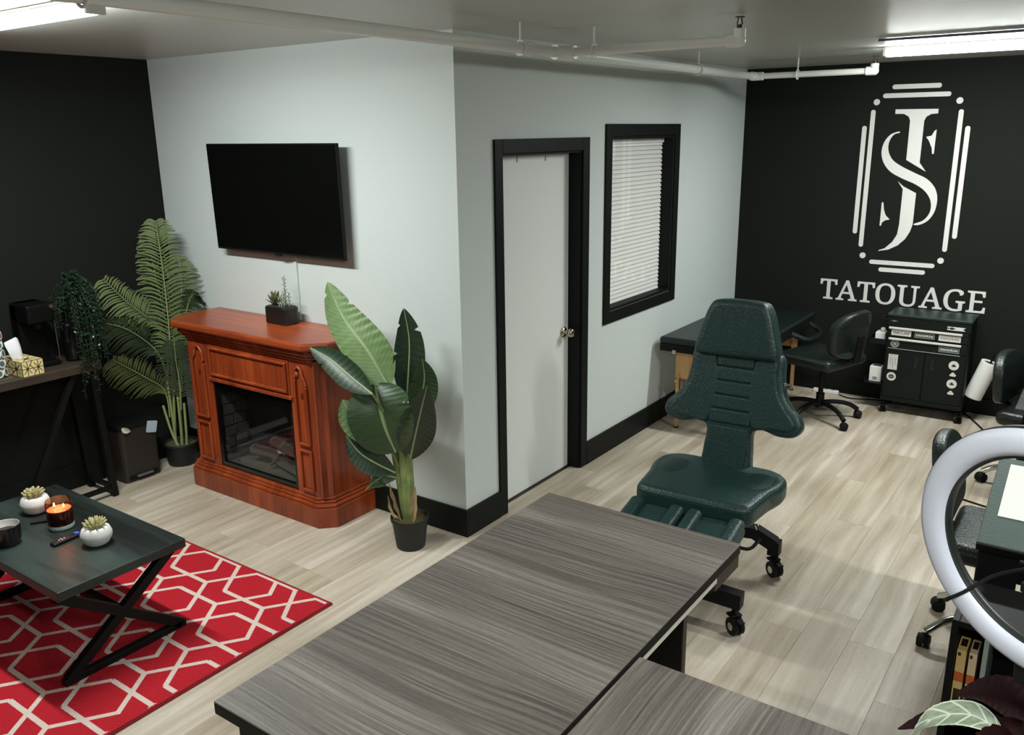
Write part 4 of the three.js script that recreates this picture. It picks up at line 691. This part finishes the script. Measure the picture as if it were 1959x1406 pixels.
// ---------------------------------------------------------------- tool cabinet
{
  const x0 = -1.33, x1 = -0.772, zf = -6.7, t = thing('tool_cabinet', 'black rolling tool cabinet covered with stickers under the logo', 'cabinet', [0, 0, 0]);
  const body = matte(0x161a18, 0.45), drawer = matte(0x171c19, 0.42), strip = std(0xd5d3cd, 0.4);
  mesh('body', [span(x0, x1, 0.095, 0.745, zf - 0.285, zf - 0.012, 0.006)], body, t);
  mesh('lid', span(x0 - 0.006, x1 + 0.006, 0.745, 0.765, zf - 0.29, zf + 0.006, 0.006), std(0x1a2b27, 0.4), t);
  mesh('front_rail', span(x0, x1, 0.672, 0.745, zf - 0.012, zf, 0.002), drawer, t);
  const d1 = mesh('drawer', span(x0 + 0.012, x1 - 0.012, 0.592, 0.668, zf - 0.012, zf, 0.003), drawer, t), d2 = mesh('drawer', span(x0 + 0.012, x1 - 0.012, 0.508, 0.586, zf - 0.012, zf, 0.003), drawer, t);
  mesh('handle', span(x0 + 0.014, x1 - 0.05, 0.652, 0.668, zf, zf + 0.012, 0.003), strip, d1); mesh('handle', span(x0 + 0.02, x1 - 0.05, 0.57, 0.586, zf, zf + 0.012, 0.003), strip, d2);
  mesh('handle', span(x0 + 0.02, x1 - 0.05, 0.502, 0.507, zf, zf + 0.006, 0.002), std(0x8a948f, 0.3), d2);
  const xm = (x0 + x1) / 2;
  for (const s of [-1, 1]) { const a = s < 0 ? x0 + 0.012 : xm + 0.003, b = s < 0 ? xm - 0.003 : x1 - 0.012; const dr = mesh('cabinet_door', span(a, b, 0.13, 0.5, zf - 0.012, zf, 0.003), drawer, t); mesh('pull', span(xm + s * 0.055 - 0.012, xm + s * 0.055 + 0.012, 0.37, 0.46, zf, zf + 0.003, 0.001), M.gloss, dr); }
  mesh('bottom_rail', span(x0, x1, 0.095, 0.126, zf - 0.012, zf, 0.002), drawer, t);
  for (const [x, z] of [[x0 + 0.02, zf - 0.03], [x1 - 0.02, zf - 0.03], [x0 + 0.02, zf - 0.25], [x1 - 0.02, zf - 0.25]]) caster(t, x, z, 0.096, 0.35, M.blackPlastic, M.chrome);
  // side pocket on the left and bracket on the right
  mesh('side_tray', [span(x0 - 0.13, x0, 0.52, 0.528, zf - 0.2, zf - 0.02), span(x0 - 0.13, x0 - 0.124, 0.528, 0.56, zf - 0.2, zf - 0.02), span(x0 - 0.13, x0, 0.528, 0.56, zf - 0.026, zf - 0.02)], body, t);
  mesh('side_tray', [span(x0 - 0.13, x0, 0.205, 0.213, zf - 0.2, zf - 0.02), span(x0 - 0.13, x0 - 0.124, 0.213, 0.24, zf - 0.2, zf - 0.02)], body, t);
  mesh('side_handle', tube([[x0, 0.7, zf - 0.22], [x0 - 0.05, 0.7, zf - 0.22], [x0 - 0.05, 0.7, zf - 0.08], [x0, 0.7, zf - 0.08]], 0.008, 24, 8), body, t);
  mesh('roll_holder', [rod(V(x1, 0.22, zf - 0.14), V(-0.722, 0.175, zf - 0.14), 0.006), rod(V(-0.722, 0.175, zf - 0.14), V(-0.62, 0.51, zf - 0.14), 0.007)], M.blackMetal, t);
  // stickers
  const sticker = (W, H, x, y, z, draw, w = 512) => { const m = mesh('sticker', new THREE.BoxGeometry(W, H, 0.0012).translate(x, y, z + 0.0007), new THREE.MeshStandardMaterial({ map: canvasTex(w, Math.round(w * H / W), draw), roughness: 0.5 }), t); return m; };
  const words = (txt, fg, bg, border) => (c, W, H) => { c.fillStyle = bg; c.fillRect(0, 0, W, H); if (border) { c.strokeStyle = fg; c.lineWidth = 8; c.strokeRect(10, 10, W - 20, H - 20); } c.fillStyle = fg; c.textAlign = 'center'; c.textBaseline = 'middle'; c.font = `bold ${Math.round(H * 0.62)}px sans-serif`; c.fillText(txt, W / 2, H / 2 + 2, W * 0.86); };
  sticker(0.135, 0.042, -1.228, 0.626, zf, words('INKCLAW', '#20221f', '#d4d2cc'));
  sticker(0.135, 0.04, -1.069, 0.624, zf, words('KWADRON', '#d8dcd8', '#16201c', true));
  sticker(0.145, 0.042, -0.902, 0.623, zf, words('KWADRON', '#55575a', '#d4d2cc'));
  sticker(0.135, 0.04, -0.898, 0.54, zf, words('KWADRON', '#dfe6e2', '#13201c', true));
  sticker(0.115, 0.026, -0.868, 0.7, zf, (c, W, H) => { c.fillStyle = '#d4d2cc'; c.fillRect(0, 0, W, H); c.fillStyle = '#20221f'; [0.03, 0.16, 0.24, 0.36, 0.94].forEach((x, i) => { c.beginPath(); c.arc(W * (x + 0.03), H / 2, H * (0.2 + 0.08 * (i % 3)), 0, 7); c.fill(); }); });
  sticker(0.058, 0.014, -1.283, 0.712, zf, words('SMITH', '#cfd0cc', '#1d2420'), 256);
  sticker(0.066, 0.118, -1.265, 0.4, zf, (c, W, H) => { c.fillStyle = '#cfcdc6'; c.fillRect(0, 0, W, H); c.strokeStyle = '#22241f'; c.lineWidth = 16; for (const s of [-1, 1]) { c.beginPath(); c.moveTo(W / 2 + s * 40, 60); c.lineTo(W / 2 + s * 190, 100); c.stroke(); for (let k = 0; k < 4; k++) { c.beginPath(); c.moveTo(W / 2 + s * 60, 210 + k * 110); c.quadraticCurveTo(W / 2 + s * 220, 230 + k * 110, W / 2 + s * 120, 300 + k * 110); c.stroke(); } } c.lineWidth = 10; for (const x of [-14, 14]) { c.beginPath(); c.moveTo(W / 2 + x, 200); c.lineTo(W / 2 + x, 830); c.stroke(); } });
  const disc = (r, x, y, draw) => { const g = new THREE.CylinderGeometry(r, r, 0.0012, 36).rotateX(Math.PI / 2).translate(x, y, zf + 0.0007), p = g.attributes.position, u = g.attributes.uv; for (let i = 0; i < p.count; i++) u.setXY(i, (p.getX(i) - x) / r / 2 + 0.5, (p.getY(i) - y) / r / 2 + 0.5); mesh('sticker', g, new THREE.MeshStandardMaterial({ map: canvasTex(256, 256, draw), roughness: 0.5 }), t); };
  const cloud = (c, x, y, k, col) => { c.fillStyle = col; for (const [a, b, r] of [[-34, 14, 22], [34, 14, 22], [0, -8, 32], [0, 20, 20]]) { c.beginPath(); c.arc(x + a * k, y + b * k, r * k, 0, 7); c.fill(); } };
  const round = (inner) => (c, W) => { c.fillStyle = '#d8d6d0'; c.fillRect(0, 0, W, W); inner(c, W); };
  disc(0.034, -0.854, 0.43, round((c, W) => cloud(c, 128, 128, 1.0, '#1d211e'))); disc(0.034, -0.853, 0.293, round((c, W) => cloud(c, 128, 128, 1.0, '#1d211e')));
  disc(0.033, -1.265, 0.287, round((c, W) => { c.fillStyle = '#23272a'; c.beginPath(); c.ellipse(128, 128, 74, 60, 0, 0, 7); c.fill(); c.fillStyle = '#d8d6d0'; c.beginPath(); c.moveTo(80, 150); c.lineTo(120, 105); c.lineTo(180, 145); c.lineTo(128, 135); c.fill(); }));
  disc(0.031, -1.264, 0.541, (c, W) => { c.fillStyle = '#1b211e'; c.fillRect(0, 0, W, W); c.strokeStyle = '#d8d6d0'; c.lineWidth = 10; c.beginPath(); c.arc(128, 128, 116, 0, 7); c.stroke(); c.beginPath(); c.arc(128, 128, 84, 0, 7); c.stroke(); c.lineWidth = 14; for (const x of [96, 128, 160]) { c.beginPath(); c.moveTo(x, 84); c.lineTo(x, 172); c.stroke(); } });
  const blob = std(0xd8d6d0, 0.5);
  for (const y of [0.362, 0.224]) { const l = []; for (const [a, b, r] of [[-0.012, -0.004, 0.009], [0.012, -0.004, 0.009], [0, 0.005, 0.012], [0, -0.007, 0.007]]) l.push(new THREE.CylinderGeometry(r, r, 0.0012, 20).rotateX(Math.PI / 2).translate(-0.853 + a, y + b, zf + 0.0007 + l.length * 0.00005)); mesh('sticker', merge(l), blob, t); }
  // things in the side trays and on the holder
  const b1 = thing('carton_box', 'white glove carton in the lower side tray of the tool cabinet', 'box', [-1.393, 0.2135, zf - 0.11]); mesh('carton', box(0.085, 0.115, 0.1, 0, 0.058, 0, 0.002), M.paper, b1); mesh('print', box(0.032, 0.022, 0.001, 0.0, 0.026, 0.0507), std(0x8b8c88, 0.7), b1); mesh('opening', box(0.06, 0.001, 0.05, 0.0, 0.1162, 0), std(0x55565a, 0.8), b1);
  const b2 = thing('carton_box', 'small white wipes carton in the upper side tray of the tool cabinet', 'box', [-1.385, 0.5285, zf - 0.11]); mesh('carton', box(0.07, 0.07, 0.1, 0, 0.0355, 0, 0.003), M.paper, b2); mesh('wipe', leafGeo([[0, 0.07, 0], [0.004, 0.085, 0.005], [-0.006, 0.1, 0]], 0.02, [1, 0, 0.4], { fold: 0.4, nu: 8, nv: 6, peak: 0.7 }), new THREE.MeshStandardMaterial({ color: 0xe4e4e0, roughness: 0.9, side: THREE.DoubleSide }), b2);
  const r = thing('paper_towel_roll', 'white paper towel roll leaning beside the tool cabinet', 'paper roll', [-0.7235, 0.181, zf - 0.14]); r.rotation.z = -0.3;
  mesh('paper', lathe([[0.02, 0], [0.06, 0], [0.061, 0.003], [0.061, 0.282], [0.06, 0.285], [0.02, 0.285], [0.02, 0]], 40), M.paper, r); mesh('core', lathe([[0.02, 0.001], [0.02, 0.284], [0.0185, 0.284], [0.0185, 0.001], [0.02, 0.001]], 24), std(0xa98a62, 0.9), r);
}
{ // cables on the floor
  const c1 = mesh('power_cable', tube([[-1.69, 0.006, -6.95], [-1.6, 0.006, -6.9], [-1.42, 0.006, -6.96], [-1.3, 0.006, -6.98]], 0.005, 40, 8), M.blackPlastic, scene); tag(c1, 'black power cable along the foot of the logo wall', 'cable');
  const c2 = mesh('power_cable', tube([[-0.76, 0.006, -6.95], [-0.66, 0.006, -6.75], [-0.55, 0.006, -6.5], [-0.45, 0.006, -6.2]], 0.006, 40, 8), M.blackPlastic, scene); tag(c2, 'black power cable snaking from the tool cabinet across the floor', 'cable');
  const c3 = mesh('power_cable', tube([[-0.66, 0.006, -5.3], [-0.5, 0.006, -5.24], [-0.35, 0.006, -5.2], [-0.1, 0.006, -5.22]], 0.005, 30, 8), M.blackPlastic, scene); tag(c3, 'thin dark cable under the rolling chair by the paper towel roll', 'cable');
  const p = thing('power_strip', 'white power strip on the floor behind the tattoo chair', 'power strip', [-1.8, 0, -6.965], 0.05); mesh('body', box(0.2, 0.03, 0.045, 0, 0.015, 0, 0.008), M.white, p); for (let k = -1; k < 2; k++) mesh('socket', cyl(0.014, 0.014, 0.001, k * 0.055, 0.03, 0, 16), std(0x9a9a96, 0.5), p);
}

// ---------------------------------------------------------------- work corner on the right
{ // dark desk against the right side
  const t = thing('work_desk', 'dark speckled work desk behind the rolling chair', 'desk', [0.35, 0, -5.55]);
  const sp = dataTex(128, 128, (u, v) => { const n = vnoise(u * 64, v * 64, 64, 64, 77); const q = 36 + 36 * n; return [q, q, q * 1.02]; });
  mesh('desktop', box(1.32, 0.03, 1.6, 0, 0.725, 0, 0.003), std(0xffffff, 0.5, { map: sp }), t);
  for (const s of [-1, 1]) for (const e of [-1, 1]) mesh('leg', box(0.05, 0.71, 0.05, 0.6 * s, 0.355, 0.72 * e, 0.004), M.blackMetal, t);
}
{ // slanted drawing table
  const t = thing('drawing_table', 'slanted dark green drawing table with a metal frame', 'table', [0.12, 0, -3.25]);
  const top = new THREE.Group(); top.name = 'tilted_top'; top.position.set(0, 0.825, 0); top.rotation.x = 0.345; t.add(top);
  mesh('board', box(0.74, 0.02, 0.47, 0, 0, 0, 0.003), std(0x44544f, 0.5, { bumpMap: bumpPlastic, bumpScale: 0.0006 }), top);
  mesh('front_ledge', box(0.74, 0.03, 0.012, 0, -0.004, 0.241, 0.003), M.blackMetal, top);
  for (const s of [-1, 1]) { mesh('side_frame', [box(0.04, 0.72, 0.04, 0.345 * s, 0.36, 0.17, 0.003), box(0.04, 0.86, 0.04, 0.345 * s, 0.43, -0.17, 0.003), box(0.04, 0.04, 0.5, 0.345 * s, 0.02, 0, 0.003)], M.blackMetal, t); }
  mesh('front_panel', box(0.12, 0.26, 0.02, -0.3, 0.6, 0.2, 0.003), M.blackMetal, t); mesh('cross_bar', box(0.66, 0.05, 0.03, 0, 0.64, 0.17, 0.003), M.blackMetal, t); mesh('cross_bar', box(0.66, 0.05, 0.03, 0, 0.25, -0.17, 0.003), M.blackMetal, t);
  const pg = new THREE.Group(); pg.name = numbered('paper_sheet'); pg.position.set(0.12, 0.825, -3.25); pg.rotation.x = 0.345; scene.add(pg);
  tag(pg, 'large blank white paper sheet on the slanted drawing table', 'paper'); mesh('sheet', box(0.62, 0.0015, 0.29, -0.02, 0.0112, -0.055), M.paper, pg);
  mesh('clip', box(0.07, 0.008, 0.03, -0.2, 0.016, -0.2, 0.002), M.chrome, pg);
}
{ // shelf with magazines
  const t = thing('open_shelf', 'low black open shelf holding magazines beside the ring light', 'shelf', [0.08, 0, -2.82]);
  const m = M.blackMetal;
  mesh('side_panel', box(0.02, 0.64, 0.3, -0.325, 0.32, 0, 0.002), m, t); mesh('side_panel', box(0.02, 0.64, 0.3, 0.325, 0.32, 0, 0.002), m, t);
  mesh('top', box(0.63, 0.02, 0.3, 0, 0.63, 0, 0.002), m, t); mesh('bottom', box(0.63, 0.02, 0.3, 0, 0.05, 0, 0.002), m, t); mesh('shelf_board', box(0.63, 0.02, 0.28, 0, 0.30, 0, 0.002), m, t); mesh('back', box(0.63, 0.6, 0.01, 0, 0.33, -0.145), m, t);
  mesh('divider', box(0.014, 0.29, 0.27, -0.235, 0.465, 0.01, 0.002), std(0x9fb0ac, 0.35, { metalness: 0.5 }), t);
  const cover = (a, b) => canvasTex(64, 256, (c, W, H) => { c.fillStyle = a; c.fillRect(0, 0, W, H); c.fillStyle = b; c.fillRect(0, 90, W, 40); c.fillStyle = '#2a1510'; c.fillRect(10, 160, 44, 60); c.fillStyle = '#2a1510'; c.fillRect(8, 10, 20, 14); });
  for (const [i, dx, w, a, b] of [[0, -0.299, 0.026, '#d8b878', '#c0602c'], [1, -0.267, 0.022, '#d9c19a', '#c25a2a']]) { const g = thing('magazine', ['thick orange and cream magazine spine beside the shelf side', 'thin orange magazine spine next to the shelf divider'][i], 'magazine', [0.08 + dx, 0.3105, -2.815]); mesh('cover', new THREE.BoxGeometry(w, 0.22, 0.2).translate(0, 0.11, 0.02), std(0xffffff, 0.45, { map: cover(a, b) }), g); }
}
{ // ring light
  const t = thing('ring_light', 'large unlit white ring light on a slim stand on the side desk', 'ring light', [-0.028, 0.751, -1.545]);
  const h = new THREE.Group(); h.name = 'lamp_head'; h.position.set(0, 1.406 - 0.751, 0);
  const n = V(-0.452, -0.151, 0.879).normalize(); h.quaternion.setFromUnitVectors(V(0, 0, 1), n); t.add(h);
  const ro = 0.23, ri = 0.181;
  mesh('diffuser', lathe([[ri, 0], [ri + 0.004, 0.008], [(ri + ro) / 2 - 0.01, 0.0145], [(ri + ro) / 2 + 0.01, 0.0145], [ro - 0.004, 0.008], [ro, 0]], 90).rotateX(Math.PI / 2), std(0xc6c8d4, 0.45, { side: THREE.DoubleSide }), h);
  mesh('housing', lathe([[ri - 0.003, 0.001], [ri - 0.006, -0.006], [ri - 0.004, -0.016], [ri + 0.01, -0.02], [ro - 0.006, -0.02], [ro, -0.016], [ro + 0.001, 0], [ri - 0.003, 0.001]], 90).rotateX(Math.PI / 2), std(0x222624, 0.4, { side: THREE.DoubleSide }), h);
  mesh('bracket', box(0.06, 0.05, 0.05, 0, -0.245, -0.02, 0.006), M.blackPlastic, h);
  mesh('phone_clamp', [box(0.07, 0.02, 0.02, -0.02, -0.1, -0.045, 0.003), box(0.012, 0.13, 0.012, 0, -0.165, -0.045, 0.003), box(0.02, 0.16, 0.03, -0.02, -0.02, -0.05, 0.004), box(0.1, 0.03, 0.04, 0.0, 0.06, -0.05, 0.004)], M.blackPlastic, h);
  mesh('cable', tube([[-0.04, -0.06, -0.06], [-0.1, -0.1, -0.03], [-0.13, -0.135, 0.012], [-0.15, -0.155, 0.022], [-0.165, -0.175, 0.004], [-0.16, -0.17, -0.036]], 0.0035, 40, 8), M.blackPlastic, h);
  const foot = V(0, 0, 0), bt = V(0, -0.25, -0.02).applyQuaternion(h.quaternion).add(h.position);
  mesh('pole', [rod(V(bt.x, 0.015, bt.z), bt, 0.009), rod(V(bt.x, 0.015, bt.z), V(bt.x, bt.y * 0.5, bt.z), 0.012)], M.blackMetal, t);
  mesh('base', cyl(0.08, 0.076, 0.015, bt.x, 0, bt.z, 40), M.blackMetal, t);
}
{ // houseplants on the side desk
  const stripe = dataTex(128, 256, (u, v) => { const a = Math.abs(u - 0.5) * 2, k = 6, l = Math.abs(((v * k - a * 0.9) % 1 + 1) % 1 - 0.5) * 2; let c = mix3([128, 142, 116], [158, 168, 144], vnoise(u * 12, v * 20, 12, 20, 61)); if (l > 0.84 || a < 0.05 || a > 0.9) c = [206, 216, 200]; return c; });
  const sm = leafMat(stripe, 0.45), bm = matte(0x2a1013, 0.6, { side: THREE.DoubleSide });
  const a = thing('veined_houseplant', 'houseplant with pale green leaves and white veins on the side desk', 'plant', [-0.01, 0.751, -1.64]);
  mesh('pot', lathe([[0, 0], [0.05, 0], [0.065, 0.09], [0.068, 0.1], [0.06, 0.1], [0.055, 0.085], [0, 0.08]], 28), std(0xc9c6c0, 0.5), a);
  const L = [[[[0, 0.09, 0], [-0.03, 0.15, -0.06], [-0.04, 0.18, -0.1]], [[-0.04, 0.175, -0.11], [-0.1, 0.185, -0.12], [-0.17, 0.15, -0.11], [-0.215, 0.07, -0.08]], 0.027, [0.25, 0.6, -0.7], sm], [[[0, 0.09, 0], [0.01, 0.13, -0.05], [0.02, 0.17, -0.08]], [[0.0, 0.18, -0.09], [0.02, 0.165, -0.06], [0.04, 0.13, -0.02], [0.05, 0.09, 0.03]], 0.045, [1, 0.1, 0.2], sm], [[[0, 0.09, 0], [-0.02, 0.12, -0.01], [-0.02, 0.14, -0.03]], [[0.0, 0.145, -0.07], [-0.02, 0.13, -0.03], [-0.035, 0.1, 0.01], [-0.04, 0.07, 0.05]], 0.04, [1, 0.3, 0.2], sm]];
  for (const [st, bl, w, sd, m] of L) { const lf = mesh('leaf', leafGeo(bl, w, sd, { fold: -0.25, ripple: 0.001, peak: 0.35 }), m, a); mesh('stem', ribGeo(st, 0.003, 0.002), std(0x8b9a78, 0.5), lf); }
  const b = thing('burgundy_houseplant', 'houseplant with long dark burgundy leaves behind the pale veined plant', 'plant', [0.05, 0.751, -1.79]);
  mesh('pot', lathe([[0, 0], [0.045, 0], [0.058, 0.09], [0.06, 0.1], [0.053, 0.1], [0.05, 0.085], [0, 0.08]], 28), std(0x1b1c1b, 0.5), b);
  for (const [bl, w, sd] of [[[[-0.02, 0.12, 0.01], [-0.1, 0.17, -0.01], [-0.2, 0.13, -0.03], [-0.3, 0.05, -0.03]], 0.035, [0.2, 0.6, -0.7]], [[[-0.01, 0.12, 0.0], [-0.06, 0.2, -0.02], [-0.13, 0.21, -0.04], [-0.2, 0.17, -0.05]], 0.045, [0.3, 0.5, -0.7]], [[[0, 0.12, 0], [0.0, 0.2, -0.04], [0.0, 0.24, -0.1], [0.0, 0.22, -0.17]], 0.05, [1, 0, 0]], [[[-0.02, 0.12, 0.02], [-0.08, 0.16, 0.05], [-0.12, 0.14, 0.09], [-0.15, 0.08, 0.14]], 0.055, [0.7, 0.1, -0.7]], [[[0.02, 0.12, 0], [0.07, 0.17, 0.0], [0.12, 0.17, -0.02], [0.16, 0.12, -0.03]], 0.05, [0, 0.3, 1]], [[[0, 0.12, 0.0], [-0.03, 0.18, 0.03], [-0.03, 0.2, 0.07], [0.0, 0.17, 0.12]], 0.06, [1, 0, 0.1]]]) { const lf = mesh('leaf', leafGeo(bl, w, sd, { fold: -0.2, ripple: 0.003, peak: 0.4 }), bm, b); mesh('stem', ribGeo([[0, 0.08, 0], [bl[0][0] * 0.5, 0.1, bl[0][2] * 0.5], bl[0]], 0.003, 0.003), bm, lf); }
}

scene.traverse(o => { if (o.isMesh) { o.castShadow = true; o.receiveShadow = true; } if (o.isPointLight) o.castShadow = true; });
renderer.render(scene, camera);
